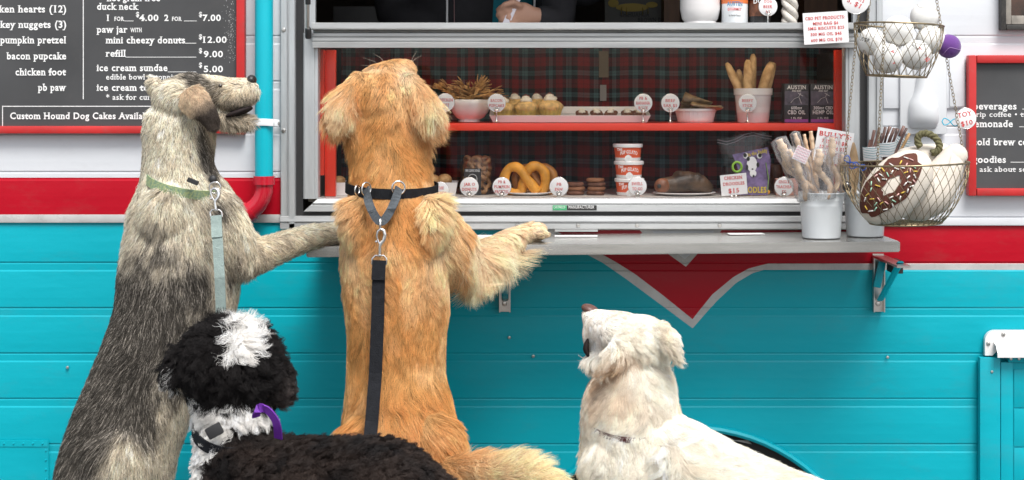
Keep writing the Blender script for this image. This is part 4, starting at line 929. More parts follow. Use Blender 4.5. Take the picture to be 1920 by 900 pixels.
chew(1512, 372, 1460, 262, -.22, -.24, 7.5, 'leftmost twisted chew leaning out of the left pail', 9, 1.4, 1)
chew(1530, 372, 1478, 282, -.23, -.25, 7, 'shorter twisted chew leaning left beside the leftmost one', 8, 1.2, 2.6)
chew(1528, 372, 1490, 250, -.19, -.18, 6.5, 'dark tipped chew with a pink chevron band', 4, 1.0, 0)
chew(1548, 372, 1535, 280, -.24, -.25, 6.5, 'curved chew bending over the middle of the left pail', 13, .9, 2.0)
chew(1562, 372, 1560, 258, -.22, -.24, 6, 'tall curly chew standing at the right of the left pail', 10, 1.3, .5)
chew(1572, 372, 1578, 290, -.20, -.22, 6, 'short curly chew at the right rim of the left pail', 8, 1.0, 2.2)
chew(1535, 370, 1520, 246, -.17, -.15, 6, 'straight chew at the back left of the price card', 2, .5, 0, False)
chew(1528, 370, 1508, 252, -.17, -.15, 5, 'thin straight chew at the back of the left pail', 2, .5, 1, False)
for dx, nn in ((0, ''),):
    mb = MB(); c0 = P(1503, 290, -.262); R_ = Matrix.Rotation(math.radians(25), 3, 'Y'); mb.box(-.018, .018, 0, .001, -.018, .018); mb.v = [tuple(c0+R_@Vector(v)) for v in mb.v]; t = thing('paper_band', 'white paper band with pink chevrons wrapped on the chews', 'paper band', c0); o = mb.build('band', CHV, t)
    PK = mat('pink_ink', (.55, .06, .16), .5)
    for i in range(5):
        mb = MB(); q = []
        for j in range(9): q.append(c0+R_@Vector((-.017+j*.00425, -.0008, -.014+i*.007+(.0025 if j % 2 else -.001))))
        mb.tube(q, .0011, 4, flat=(1, .25)); mb.build('chevron', PK, o)
card([(1534, 238), (1602, 250), (1594, 312), (1524, 300)], -.17, 'price_card', "white BULLY'S price card standing among the chews in the left pail", [("BULLY'S:", 1566, 258, 9, 60, LETR), ('7 INCH $8', 1564, 270, 6.5, 48, LETR), ('12 INCH $12', 1562, 281, 6.5, 52, LETR), ('CURLY $9', 1560, 292, 6.5, 40, LETR)], tilt=-9)
JK = mat('dark_jerky', (.085, .035, .03), .38, var=.6, nscale=40, bump=.7, bscale=180, coat=.3, col2=(.26, .13, .10)); JT = mat('tan_rawhide', (.50, .30, .13), .5, var=.3, nscale=30)
rnd = random.Random(21); names = ('first', 'second', 'third', 'fourth', 'fifth', 'sixth', 'seventh', 'eighth', 'ninth', 'tenth', 'eleventh')
for i, (tx, ty) in enumerate(((1640, 244), (1648, 240), (1660, 238), (1668, 237), (1676, 240), (1684, 241), (1694, 236), (1700, 240), (1705, 250), (1654, 250), (1632, 262))):
    bx = 1612+(tx-1632)*.38; yb = -.15+rnd.uniform(-.03, .03); a, b = P(bx, 372, yb), P(tx, ty, yb-.01); mb = MB(); n = 7
    pts = [a+(b-a)*(q/n)+Vector((rnd.uniform(-.0015, .0015), rnd.uniform(-.001, .001), 0)) for q in range(n+1)]
    mb.tube(pts, [rnd.uniform(.0055, .0085)*.95 for _ in pts], 7, flat=(1, .6)); tag(mb.build('jerky_stick', JT if i == 8 else JK, smooth='all'), ('tan tipped jerky stick leaning right in the right pail' if i == 8 else names[i]+' dark jerky stick from the left at the back of the right pail') if i < 9 else ('short dark jerky stick behind the front row in the right pail' if i == 9 else 'lowest jerky stick at the left of the right pail'), 'dog treat', 'jerky sticks in the right pail')
sheet([[P(1604+10*math.sin(t*3.1)*s-2, 372-t*105, -.20+.01*s) for s in (-1, 0, 1)] for t in (0, .25, .5, .75, .9, 1)], mat('rawhide_ear', (.50, .33, .18), .45, var=.4, nscale=20), 'rawhide_chew', 'pale curved rawhide ear standing between the two pails', 'dog treat', .004)
TQ = mat('turquoise_ink', (.02, .33, .38), .5)
for (px, py, a_, w_, lab) in ((1636, 288, 4, 18, 'white band with turquoise leaf print round the left jerky bundle'), (1666, 280, 6, 22, 'white band with turquoise chevrons round the middle jerky bundle'), (1690, 272, -24, 14, 'white band with turquoise stripes round the right jerky bundle')):
    c0 = P(px, py, -.178); R_ = Matrix.Rotation(math.radians(-a_), 3, 'Y'); t = thing('paper_band', lab, 'paper band', c0); mb = MB(); k = S(-.178); n = 10
    vs = [c0+R_@Vector((-w_*k*math.cos(math.pi*j/n), -.010*math.sin(math.pi*j/n), s*13*k)) for j in range(n+1) for s in (-1, 1)]
    mb.add(vs, [(2*j, 2*j+1, 2*j+3, 2*j+2) for j in range(n)]); o = mb.build('band', PAPER, t, smooth='all')
    for i in range(5):
        mb = MB(); mb.tube([c0+R_@Vector((-w_*k*math.cos(math.pi*j/8)*.98, -.010*math.sin(math.pi*j/8)-.0008, (-9+i*4.6)*k+(abs(j-4)*.0016))) for j in range(9)], .0011, 4, flat=(1, .3)); mb.build('stripe_print', TQ, o)
BC = mat('blue_clip', (.02, .10, .45), .3); TCL = mat('turquoise_clip', (.0, .42, .60), .3)
def wireclip(c, s, m, rot, lab):
    R_ = Matrix.Rotation(math.radians(rot), 3, 'Y'); mb = MB(); pts = [(-16, 0), (-12, 6), (-4, 3), (4, -5), (10, -6), (14, 0), (10, 6), (4, 5), (-4, -3), (-12, -6)]
    q = [tuple(Vector(c)+R_@Vector((a*s, .002*math.sin(i*2), b*s))) for i, (a, b) in enumerate(pts)]; q = catmull(q+[q[0]], 4)
    mb.tube([Vector(v) for v in q[:-1]], .0013, 6, close=True); mb.box(c[0]+14*s, c[0]+20*s, c[1]-.001, c[1]+.001, c[2]-4*s, c[2]+4*s) if False else None
    return tag(mb.build('clip', m, smooth='all'), lab, 'clip')
wireclip(P(1594, 305, -.27), .00125, BC, 50, 'blue wire clip on the film between the two pails'); wireclip(P(1612, 312, -.26), .0011, BC, 20, 'second blue wire clip nearer the right pail'); wireclip(P(1783, 229, -.30), .00135, TCL, 4, 'turquoise wire clip holding the TOY tag')
wireclip(P(1662, 318, -.22), .0011, TCL, 30, 'pale turquoise clip behind the lower basket rim')
mb = MB(); mb.ell(P(1588, 350, -.26), .012, .010, .014, 14); tag(mb.build('black_charm', NOSEB if False else mat('glossy_black', (.02, .02, .025), .1, coat=1), smooth='all'), 'small glossy black charm hanging at the left edge of the lower basket', 'charm')

# ---------------------------------------------------------------- hanging wire baskets
YB = -.34
def basket(cxp, ytop, rt, ybot, rb, n, tilt, lab, loc, cy=YB, nl=6):
    k = S(cy); c = P(cxp, ytop, cy); h = (ybot-ytop)*k; t = thing('wire_basket', lab, 'basket', c, 'round wire baskets hung on chains'); R_ = Matrix.Rotation(math.radians(tilt), 3, 'Y')
    def pt(a, u):
        r = (rb+(rt-rb)*math.sin(min(1, u)*math.pi/2)**.85)*k; return c+R_@Vector((r*math.cos(a), r*math.sin(a), -h*(1-u)))
    mb = MB(); mb.tube([pt(2*math.pi*i/48, 1) for i in range(48)], .0022, 8, close=True); rim = mb.build('rim', BRASS, t, smooth='all')
    mb = MB(); mb.tube([pt(2*math.pi*i/40, 0) for i in range(40)], .0020, 8, close=True); mb.build('base_ring', BRASS, t, smooth='all')
    mb = MB()
    for i in range(n):
        for s in (-1, 1):
            a0 = 2*math.pi*i/n; tw = s*nl*math.pi/n; mb.tube([pt(a0+tw*u/8, u/8) for u in range(9)], .00075, 4)
    for i in range(10):
        f = -.9+1.8*i/9; q = math.sqrt(1-f*f)
        for sw in (0, 1):
            A, B = (f, q), (f, -q)
            if sw: A, B = A[::-1], B[::-1]
            mb.tube([c+R_@Vector((A[0]*rb*k, A[1]*rb*k, -h)), c+R_@Vector((B[0]*rb*k, B[1]*rb*k, -h))], .0008, 4)
    mb.build('wire_mesh', BRASS, t, smooth='all', kind='stuff'); return c, t, pt
def chain(p0, p1, name, lab, link=.0105, w=.0028, th=.0008, parent=None):
    p0, p1 = Vector(p0), Vector(p1); d = p1-p0; L_ = d.length; n = int(L_/(link*.78)); d.normalize(); u = d.cross(Vector((0, 1, 0))).normalized(); v = d.cross(u); mb = MB()
    for i in range(n):
        c = p0+d*(i+.5)*L_/n; a = u if i % 2 else v; a = (a+(v if i % 2 else u)*.45).normalized(); ring = []
        for q in range(10):
            an = 2*math.pi*q/10; ring.append(c+d*math.cos(an)*link*.5+a*math.sin(an)*w)
        mb.tube(ring, th, 4, close=True)
    o = mb.build(name, BRASS, parent, smooth='all', kind='stuff'); return o
cU, tU, ptU = basket(1685, 47, 82, 143, 55, 26, 2.5, 'upper brass wire basket full of white tennis balls', None)
cLo, tL, ptL = basket(1695, 306, 118, 418, 66, 38, -1.5, 'lower larger wire basket holding plush donut and bone toys', None, nl=7)
kb = S(YB); TOP = Vector((cU.x, YB, cU.z+.62))
aU = [math.radians(a) for a in (185, 250, 15)]; aU = [math.radians(a) for a in (192, 128, 12, 250)]
for i, a in enumerate((math.radians(190), math.radians(122), math.radians(5))): chain(TOP, ptU(a, 1), 'chain', None, parent=tU)
for i, a in enumerate((math.radians(190), math.radians(238), math.radians(5))):
    chain(ptU(a, 1)+Vector((0, 0, -.003)), ptL(a if i != 1 else math.radians(232), 1), 'chain', None, parent=tL)
# swivel arm that carries the chains, fixed to the trailer above the picture
mb = MB(); mb.tube([TOP+Vector((0, 0, .01)), TOP+Vector((0, 0, .06)), Vector((TOP.x, -.01, TOP.z+.06))], .006, 8); mb.build('basket_arm', STEEL, TR, smooth=True)
FELT = mat('white_felt_ball', (.76, .75, .72), .9, var=.05, nscale=50, bump=.5, bscale=500, sheen=.3); FELP = mat('purple_felt_ball', (.12, .035, .22), .9, var=.1, nscale=50, bump=.5, bscale=500, sheen=.3); SEAM = mat('ball_seam', (.45, .44, .41), .8); SEAMP = mat('purple_seam', (.35, .20, .45), .8)
def ball(px, py, y, r, lab, m=FELT, rot=(0, 0, 0), txt=None, sm=SEAM):
    c = P(px, py, y); rr = r*S(y); t = thing('tennis_ball', lab, 'ball', c-Vector((0, 0, rr)), 'tennis balls in the upper basket'); R_ = Matrix.Rotation(rot[0], 3, 'X')@Matrix.Rotation(rot[1], 3, 'Y')@Matrix.Rotation(rot[2], 3, 'Z')
    mb = MB(); mb.ell(c, rr, rr, rr, 32); o = mb.build('felt', m, t, smooth='all')
    mb = MB(); pts = []
    for i in range(64):
        a = 2*math.pi*i/64; v = Vector((math.cos(a)+.45*math.cos(3*a)*0, math.sin(a), 0)); ph = .44*math.sin(2*a)*1.6; v = Vector((math.cos(a)*math.cos(ph), math.sin(a)*math.cos(ph), math.sin(ph))); pts.append(c+R_@(v*rr*1.002))
    mb.tube(pts, .0008, 5, close=True); mb.build('seam', sm, o, smooth='all')
    if txt:
        for s, dx, dy, cap, wd, mm, ro in txt: text(s, px+dx, py+dy, cap, y-rr*.93, mm, o, wd, 'c', bold=.02, rot=ro, serif=False)
R1 = random.Random(5); rv = lambda: (R1.uniform(0, 3), R1.uniform(0, 3), R1.uniform(0, 3))
ball(1734, 31, YB+.03, 27, 'white tennis ball on top of the heap at the back right', rot=rv()); ball(1634, 78, YB-.02, 26, 'white tennis ball reading OPEN at the left of the basket', rot=rv(), txt=[('US OPEN', -10, 0, 7, 26, LETK, -12)])
ball(1684, 58, YB-.02, 29, 'plain white tennis ball in the middle under the top one', rot=rv()); ball(1745, 75, YB+.015, 27, 'shaded white tennis ball at the right behind the wire', rot=rv())
ball(1664, 109, YB-.04, 28, 'white tennis ball with sideways red script at the front left', rot=rv(), txt=[('Wilson', 8, -2, 7, 26, LETR, -80)]); ball(1718, 103, YB-.045, 28, 'white tennis ball with red slanting lettering at the front right', rot=rv(), txt=[('Wimbledon', 4, -8, 5, 34, LETK, -35), ('PENN 10', 10, 2, 9, 30, LETR, -50)])
ball(1779, 87, YB+.01, 22.5, 'purple tennis ball hanging outside the right of the upper basket', FELP, rv(), sm=SEAMP)
# plush donut
CAN = mat('canvas', (.66, .60, .52), .9, var=.08, nscale=20, bump=.6, bscale=600); CHOC = mat('brown_felt', (.085, .022, .012), .85, var=.15, nscale=60)
yd = YB-.035; kd_ = S(yd); c = P(1680, 351, yd); R_ = Matrix.Rotation(math.radians(48), 3, 'Y')
t = thing('donut_toy', 'plush donut toy with brown icing and coloured sprinkles in the lower basket', 'dog toy', c)
mb = MB(); mb.ell(c, 84*kd_, .054, 53*kd_, 32, Matrix.Rotation(math.radians(-46), 3, 'Y')); mb.build('canvas_body', CAN, t, smooth='all')
A_ = math.radians(-46); RA = Matrix.Rotation(A_, 3, 'Y')
def sp(u, v, out=0):     # point on the front of the donut, u along its length, v across, both -1..1
    rx, ry, rz = 84*kd_, .054, 53*kd_; q = max(0, 1-u*u-v*v); return c+RA@Vector((u*rx*(1+out), -ry*math.sqrt(q)*(1+out*1.2)-.0005-out*.01, v*rz*(1+out)))
def patch(cu_, cv, ru, rv_, wob, hole, m, name, out, n=56, rings=8):
    mb = MB(); vs = []
    for j in range(rings+1):
        for i in range(n):
            a = 2*math.pi*i/n; f0 = hole*(1+.10*math.sin(6*a)) if hole else 0; f1 = 1+wob*math.sin(7*a)+wob*.5*math.sin(12*a+1); f = f0+(f1-f0)*j/rings
            u, v = cu_+ru*f*math.cos(a), cv+rv_*f*math.sin(a); l = math.hypot(u, v)
            if l > .985: u, v = u/l*.985, v/l*.985
            vs.append(sp(u, v, out))
    fs = [(j*n+i, j*n+(i+1) % n, (j+1)*n+(i+1) % n, (j+1)*n+i) for j in range(rings) for i in range(n)]; mb.add(vs, fs); return mb.build(name, m, t, smooth='all')
ic = patch(-.10, .32, .86, .62, .05, .30, CHOC, 'icing', .02)
SPR = [mat('white_sprinkle', (.8, .78, .74), .6), mat('yellow_sprinkle', (.75, .52, .08), .6), mat('mint_sprinkle', (.35, .60, .45), .6), mat('pink_sprinkle', (.75, .45, .42), .6)]
rnd = random.Random(7); cnt = 0
for i in range(400):
    a = rnd.uniform(0, 6.28); f = rnd.uniform(.46, .88); u, v = -.10+.86*f*math.cos(a), .32+.62*f*math.sin(a)
    if math.hypot(u, v) > .90: continue
    if any(math.hypot((u-p[0])*1.4, v-p[1]) < .135 for p in (SPR_P if cnt else [])): continue
    if not cnt: SPR_P = []
    SPR_P.append((u, v)); cnt += 1; b = rnd.uniform(0, 3.14); du, dv = .045*math.cos(b), .075*math.sin(b)
    mb = MB(); mb.tube([sp(u-du, v-dv, .035), sp(u, v, .036), sp(u+du, v+dv, .035)], .0025, 6, flat=(1, .6)); mb.build('sprinkle', SPR[cnt % 4 if rnd.random() < .75 else 0], ic, smooth='all')
    if cnt > 44: break
mb = MB(); 
# plush bone / pig like canvas toys behind
def plush(name, rows, lab, seams, tx=None):
    t = thing(name, lab, 'dog toy', P(rows[0][0], rows[0][1], rows[0][2])); mb = MB(); limb(mb, rows, 24, 6); mb.build('canvas_body', CAN, t, smooth='all')
    for s in seams:
        mb = MB(); mb.tube([P(*q) for q in s], .0010, 5); mb.build('seam', SEAM, t, smooth='all')
    return t
_limb_late = [('bone_toy', [(1722, 382, YB+.005, 32, .035), (1745, 365, YB, 40, .04), (1768, 330, YB+.01, 34, .036), (1785, 300, YB+.02, 26, .03), (1793, 290, YB+.02, 22, .026)], 'long canvas plush bone leaning up to the right rim of the lower basket', [[(1736, 300, YB-.028), (1745, 312, YB-.031), (1765, 318, YB-.034), (1780, 306, YB-.022), (1785, 290, YB-.01)], [(1745, 330, YB-.036), (1752, 345, YB-.041), (1750, 360, YB-.041)]]),
              ('canvas_toy', [(1700, 388, YB+.03, 22, .04), (1728, 392, YB+.02, 22, .045), (1752, 374, YB+.02, 24, .045)], 'shaded canvas plush toy lying at the bottom of the lower basket', []),
              ('squeaky_toy', [(1700, 300, YB+.05, 24, .03), (1735, 300, YB+.06, 30, .035), (1765, 292, YB+.06, 24, .03)], 'pale plush toy with stitched face behind the donut', [])]
GRN = mat('olive_rope', (.13, .12, .055), .85, var=.3, nscale=60, bump=.6, bscale=300)
t = thing('rope_ring', 'olive green twisted rope loop on top of the lower basket', 'rope toy', P(1745, 285, YB+.02))
for s_ in range(3):
    mb = MB(); pts = []
    for i in range(60):
        u = i/59; a = -2.3+u*5.2; cx_, cz_ = 1740+20*math.sin(a)*1.0+u*2, 268-17*math.cos(a)+6*math.sin(a); w_ = 3.6; b = u*26+s_*2.09
        dx, dz = math.sin(a), -math.cos(a); pts.append(P(cx_+dx*w_*math.cos(b), cz_+dz*w_*math.cos(b), YB+.02+.0042*math.sin(b)))
    mb.tube(pts, .0046, 7); mb.build('strand', GRN, t, smooth='all')
# TOY tag and the tag at the top
round_tag(1811, 222, [('TOY', 27), ('$10', 22)], 'round TOY tag clipped to the chain in front of the right menu frame', -.31, 19.5, 1, None, rot=12, base=False, fs=9, gap=17)
round_tag(1605, 0, [('TREATS', 30), ('S, $1', 28)], 'round white tag at the top edge hanging from the left chain', -.36, 26, 1, None, rot=-28, base=False, fs=8.5, gap=12)
# ---------------------------------------------------------------- bodies and fur
def furmat(name, rough=.55, transl=.25, spec=.25):
    m = bpy.data.materials.new(name); m.use_nodes = True; t = m.node_tree; t.nodes.clear(); L = t.links.new
    o = t.nodes.new('ShaderNodeOutputMaterial'); at = t.nodes.new('ShaderNodeAttribute'); at.attribute_name = 'coat'
    b = t.nodes.new('ShaderNodeBsdfPrincipled'); b.inputs['Roughness'].default_value = rough; b.inputs['Specular IOR Level'].default_value = spec
    L(at.outputs['Color'], b.inputs['Base Color'])
    tr = t.nodes.new('ShaderNodeBsdfTranslucent'); L(at.outputs['Color'], tr.inputs[0])
    mx = t.nodes.new('ShaderNodeMixShader'); mx.inputs[0].default_value = transl; L(b.outputs[0], mx.inputs[1]); L(tr.outputs[0], mx.inputs[2]); L(mx.outputs[0], o.inputs[0]); return m
FUR = furmat('dog_fur', transl=.34); SKIN = furmat('dog_skin', .8, 0, .1)
def vnoise(P_, f, seed):
    """smooth value noise in numpy"""
    Q = P_*f; I = np.floor(Q).astype(np.int64); t = Q-I; t = t*t*(3-2*t)
    def h(i, j, k):
        n = (i*374761393+j*668265263+k*2147483647+seed*974634777) & 0x7fffffff
        n = ((n ^ (n >> 13))*1274126177) & 0x7fffffff; return ((n ^ (n >> 16)) & 0xffff)/65535.0
    r = 0
    for a in (0, 1):
        for b in (0, 1):
            for c in (0, 1):
                r = r+h(I[:, 0]+a, I[:, 1]+b, I[:, 2]+c)*(t[:, 0] if a else 1-t[:, 0])*(t[:, 1] if b else 1-t[:, 1])*(t[:, 2] if c else 1-t[:, 2])
    return r
def pxof(A):
    s = (A[:, 1]+D)/FPX; return 960+A[:, 0]/s, 186+(H-A[:, 2])/s
def field(px, py, guides, dim=2):
    g_ = np.array(guides, float); v = np.zeros((len(px), g_.shape[1]-2)); W = np.zeros(len(px))
    for r in g_:
        d2 = (px-r[0])**2+(py-r[1])**2+30; w_ = 1/d2**1.6; v += w_[:, None]*r[2:]; W += w_
    return v/W[:, None]
def G(px, py, cx, cy, rx, ry, rot=0, hard=2):
    c, s = math.cos(math.radians(rot)), math.sin(math.radians(rot)); dx, dy = px-cx, py-cy
    u, v = (dx*c+dy*s)/rx, (-dx*s+dy*c)/ry; return np.exp(-(u*u+v*v)**(hard/2))
def mixc(C, c, w_): return C*(1-w_[:, None])+np.array(c)[None, :]*w_[:, None]
def fur(parent, body, n, lenf, colf, guides, clump=.5, ncl=2500, curl=0, curlf=2.2, rad=.0004, lift=.35, seed=1, K=6, name='fur', grav=0, rand=.25, mask=None, jit=.12, wave=0, swirl=2.5):
    me = body.data; rng = np.random.default_rng(seed); MWb = np.array(MW(body))
    V = np.empty(len(me.vertices)*3); me.vertices.foreach_get('co', V); V = V.reshape(-1, 3)@MWb[:3, :3].T+MWb[:3, 3]
    me.calc_loop_triangles(); T_ = np.empty(len(me.loop_triangles)*3, np.int32); me.loop_triangles.foreach_get('vertices', T_); T_ = T_.reshape(-1, 3)
    A, B, C = V[T_[:, 0]], V[T_[:, 1]], V[T_[:, 2]]; nr = np.cross(B-A, C-A); ar = np.linalg.norm(nr, axis=1)
    # vertex normals for smooth directions
    VN = np.zeros_like(V)
    for k in range(3): np.add.at(VN, T_[:, k], nr)
    VN /= np.linalg.norm(VN, axis=1)[:, None]+1e-12
    cen = (A+B+C)/3; px, py = pxof(cen); wt = ar.copy()
    if mask is not None: wt = wt*mask(px, py, cen)
    wt[py > 985] = 0
    facing = nr[:, 1]/(ar+1e-12); wt *= np.where(facing > .3, .35, 1)     # the far side carries fewer hairs
    def sample(m):
        idx = rng.choice(len(ar), m, p=wt/wt.sum()); r1 = np.sqrt(rng.random(m)); r2 = rng.random(m)
        a, b, c = (1-r1)[:, None], (r1*(1-r2))[:, None], (r1*r2)[:, None]
        p = A[idx]*a+B[idx]*b+C[idx]*c; nn = VN[T_[idx, 0]]*a+VN[T_[idx, 1]]*b+VN[T_[idx, 2]]*c; nn /= np.linalg.norm(nn, axis=1)[:, None]; return p, nn
    def strands(p, nn, rn, lj):
        px, py = pxof(p); f = field(px, py, guides); dirv = np.stack([f[:, 0], f[:, 2] if f.shape[1] > 2 else np.zeros(len(px)), -f[:, 1]], 1)
        dirv += rn*rand; dirv -= nn*(dirv*nn).sum(1)[:, None]; dirv /= np.linalg.norm(dirv, axis=1)[:, None]+1e-9
        d0 = dirv*(1-lift)+nn*lift; L = lenf(px, py, p)*lj; pts = [p]
        d = d0/np.linalg.norm(d0, axis=1)[:, None]
        for k in range(1, K):
            q = d+dirv*.25*k; q[:, 2] -= grav*k; q /= np.linalg.norm(q, axis=1)[:, None]; pts.append(pts[-1]+q*(L/(K-1))[:, None])
        return np.stack(pts, 1), dirv, L
    ncl = min(ncl, n//6); cp, cn = sample(ncl); crn = rng.normal(0, 1, (ncl, 3))*.45+(np.stack([vnoise(cp, 13, 40+q) for q in range(3)], 1)-.5)*swirl; cs, cd, cL = strands(cp, cn, crn*1.3, rng.uniform(.8, 1.15, ncl))
    t = np.linspace(0, 1, K)
    side = np.cross(cd, cn)
    if curl:
        ph = rng.random(ncl)*6.28; am = curl*cL*rng.uniform(.6, 1.3, ncl)
        for k in range(K):
            a = ph+curlf*2*math.pi*t[k]; cs[:, k] += (side*(np.cos(a)-np.cos(ph))[:, None]+cn*(np.sin(a)-np.sin(ph))[:, None]*.8)*(am*min(1, t[k]*1.6))[:, None]
    if wave:
        ph = vnoise(cp, 11, 77)*16+rng.random(ncl)*.8
        for k in range(K): cs[:, k] += side*(np.sin(ph+t[k]*5)-np.sin(ph))[:, None]*(wave*cL)[:, None]*t[k]
    p, nn = sample(n); rn = rng.normal(0, 1, (n, 3)); st, dd, L = strands(p, nn, rn, rng.uniform(.7, 1.15, n))
    kd = kdtree.KDTree(ncl)
    for i in range(ncl): kd.insert(cp[i], i)
    kd.balance(); ci = np.array([kd.find(q)[1] for q in p])
    off = p-cp[ci]
    tgt = cs[ci]
    for k in range(1, K):
        w_ = clump*t[k]**.7; st[:, k] = st[:, k]*(1-w_)+(tgt[:, k]+off*(1-t[k]*.55))*w_
    if jit:
        st[:, 1:] += rng.normal(0, 1, st[:, 1:].shape)*(L*jit*.25)[:, None, None]*t[None, 1:, None]
    px, py = pxof(p); col = colf(px, py, p, rng); cv = rng.normal(1, .10, ncl)[ci]*rng.normal(1, .07, n)
    if col.ndim == 2: col = np.repeat(col[:, None, :], K, 1)
    col = np.clip(col*cv[:, None, None]*1.18, .002, .93)
    hc = bpy.data.hair_curves.new(name); hc.add_curves([K]*n)
    hc.attributes['position'].data.foreach_set('vector', st.astype(np.float32).ravel())
    ra = hc.attributes.get('radius') or hc.attributes.new('radius', 'FLOAT', 'POINT')
    rr = rad*np.array([1, 1, .95, .8, .55, .2])[:K] if K == 6 else rad*np.linspace(1, .25, K)
    ra.data.foreach_set('value', np.tile(rr, n).astype(np.float32))
    ca = hc.attributes.new('coat', 'FLOAT_COLOR', 'POINT'); ca.data.foreach_set('color', np.concatenate([col, np.ones((n, K, 1))], 2).astype(np.float32).ravel())
    hc.materials.append(FUR); o = bpy.data.objects.new(name, hc); COL.objects.link(o); par(o, parent)
    return o
def paintbody(body, colf, k=.75):
    me = body.data; M = np.array(MW(body)); V = np.empty(len(me.vertices)*3); me.vertices.foreach_get('co', V); V = V.reshape(-1, 3)@M[:3, :3].T+M[:3, 3]
    px, py = pxof(V); c = colf(px, py, V, np.random.default_rng(0))
    if c.ndim == 3: c = c[:, 0]
    ca = me.attributes.new('coat', 'FLOAT_COLOR', 'POINT'); ca.data.foreach_set('color', np.concatenate([np.clip(c*k, .002, .9), np.ones((len(V), 1))], 1).astype(np.float32).ravel())
def strap(name, pts, wid, th, m, parent=None, ups=None):
    """flat webbing along 3D points; wid across, ups gives the width direction"""
    mb = MB(); pts = [Vector(p) for p in pts]; vs = []; N = len(pts)
    for i in range(N):
        t = (pts[min(i+1, N-1)]-pts[max(i-1, 0)]).normalized(); u = Vector(ups[i]) if ups else Vector((1, 0, 0)); u = (u-t*u.dot(t)).normalized(); n_ = t.cross(u)
        for a, b in ((-1, -1), (1, -1), (1, 1), (-1, 1)): vs.append(pts[i]+u*a*wid/2+n_*b*th/2)
    fs = [(i*4+k, i*4+(k+1) % 4, (i+1)*4+(k+1) % 4, (i+1)*4+k) for i in range(N-1) for k in range(4)]+[(3, 2, 1, 0), tuple((N-1)*4+k for k in range(4))]
    mb.add(vs, fs); return mb.build(name, m, parent)
def band(name, c, ax, rx, ry, wid, th, m, parent, a0=0, a1=360, n=48, tw=None):
    """collar: elliptical band round axis ax through c; rx along picture x, ry in depth"""
    ax = Vector(ax).normalized(); u = Vector((1, 0, 0)); u = (u-ax*u.dot(ax)).normalized(); v = ax.cross(u)
    mb = MB(); vs = []; full = a1-a0 >= 360; N = n if full else n+1
    for i in range(N):
        a = math.radians(a0+(a1-a0)*i/n); d = u*math.cos(a)*rx+v*math.sin(a)*ry; o_ = d.normalized()
        for s, q in ((-1, 0), (1, 0), (1, 1), (-1, 1)): vs.append(Vector(c)+d+o_*th*q+ax*s*wid/2)
    fs = []
    for i in range(n if full else n):
        j = (i+1) % N; fs += [(i*4+k, i*4+(k+1) % 4, j*4+(k+1) % 4, j*4+k) for k in range(4)]
    mb.add(vs, fs); return mb.build(name, m, parent)
def clasp(c0, c1, m, parent, wd=.011):
    """snap hook from c0 (collar ring) down to c1 (webbing)"""
    c0, c1 = Vector(c0), Vector(c1); d = c1-c0; L = d.length
    R = lambda x, z: c0+Vector((x, 0, 0))+d*z
    mb = MB(); mb.tube([R(-.006, .30), R(-.008, .20), R(-.006, .08), R(0, .02), R(.007, .06), R(.010, .18), R(.008, .32), R(.002, .42), R(0, .50), R(0, .74)], [.0022, .0026, .003, .0036, .0042, .0045, .0042, .004, .0035, .0032], 10)
    mb.tube([R(-.006, .30), R(-.001, .44)], .0022, 8); mb.ell(R(-.009, .36), .003, .003, .003, 8); mb.ell(R(0, .74), .006, .005, .004, 10)
    h = mb.build('snap_hook', m, parent, smooth=True)
    mb = MB(); mb.tube([R(-wd*.6, .74), R(wd*.6, .74), R(wd, .82), R(wd, .97), R(wd*.9, 1), R(-wd*.9, 1), R(-wd, .97), R(-wd, .82)], .0022, 8, close=True); mb.build('swivel_loop', m, h, smooth=True)
NOSE = mat('wet_black_nose', (.018, .015, .015), .3, var=.2, bump=.6, bscale=500, coat=.3)
EYE = mat('dark_eye', (.015, .008, .005), .06, coat=1)
LIP = mat('dark_lip', (.016, .011, .011), .75, spec=.2, var=.3, bump=.3, bscale=200)
TONGUE = mat('pink_tongue', (.45, .13, .12), .4, var=.2)
def ears(p): return p

# ---- grey wolfhound-like dog, left
dg1 = thing('dog', 'shaggy grey and tan dog standing upright in profile, paw on the counter, green collar', 'dog', P(215, 1079+170, -.52), 'dogs waiting at the food trailer')
mb = MB()
limb(mb, [(330, 235, -.52, 58, .075), (333, 280, -.52, 60, .08), (336, 325, -.52, 66, .09), (342, 380, -.52, 92, .12), (345, 440, -.52, 104, .14), (339, 510, -.52, 108, .15), (325, 590, -.53, 104, .145), (297, 665, -.54, 98, .14), (266, 740, -.55, 97, .135), (238, 810, -.56, 98, .14), (218, 880, -.57, 100, .15), (200, 950, -.58, 96, .15)])
limb(mb, [(338, 290, -.50, 58, .07), (345, 235, -.50, 56, .075), (345, 195, -.51, 52, .075), (352, 182, -.52, 44, .07)])
blob(mb, 340, 186, -.52, 50, .078, 42, 0)
limb(mb, [(365, 178, -.52, 36, .06), (400, 172, -.52, 31, .048), (428, 174, -.52, 28, .042), (450, 173, -.52, 27, .038), (462, 170, -.52, 24, .032)])
limb(mb, [(375, 210, -.52, 24, .045), (410, 218, -.52, 17, .032), (438, 226, -.52, 11, .024), (460, 226, -.52, 8, .018)], sub=4)
blob(mb, 402, 152, -.545, 12, .014, 9, 15); blob(mb, 402, 152, -.495, 12, .014, 9, 15)
blob(mb, 292, 163, -.47, 14, .03, 22, -20)                                   # far ear seen as a bump
limb(mb, [(395, 400, -.55, 52, .06), (420, 445, -.56, 50, .055), (446, 484, -.54, 36, .045), (475, 483, -.50, 31, .04), (520, 466, -.43, 25, .034), (575, 447, -.33, 21, .03), (615, 440, -.26, 19, .028), (640, 441, -.22, 21, .026)])
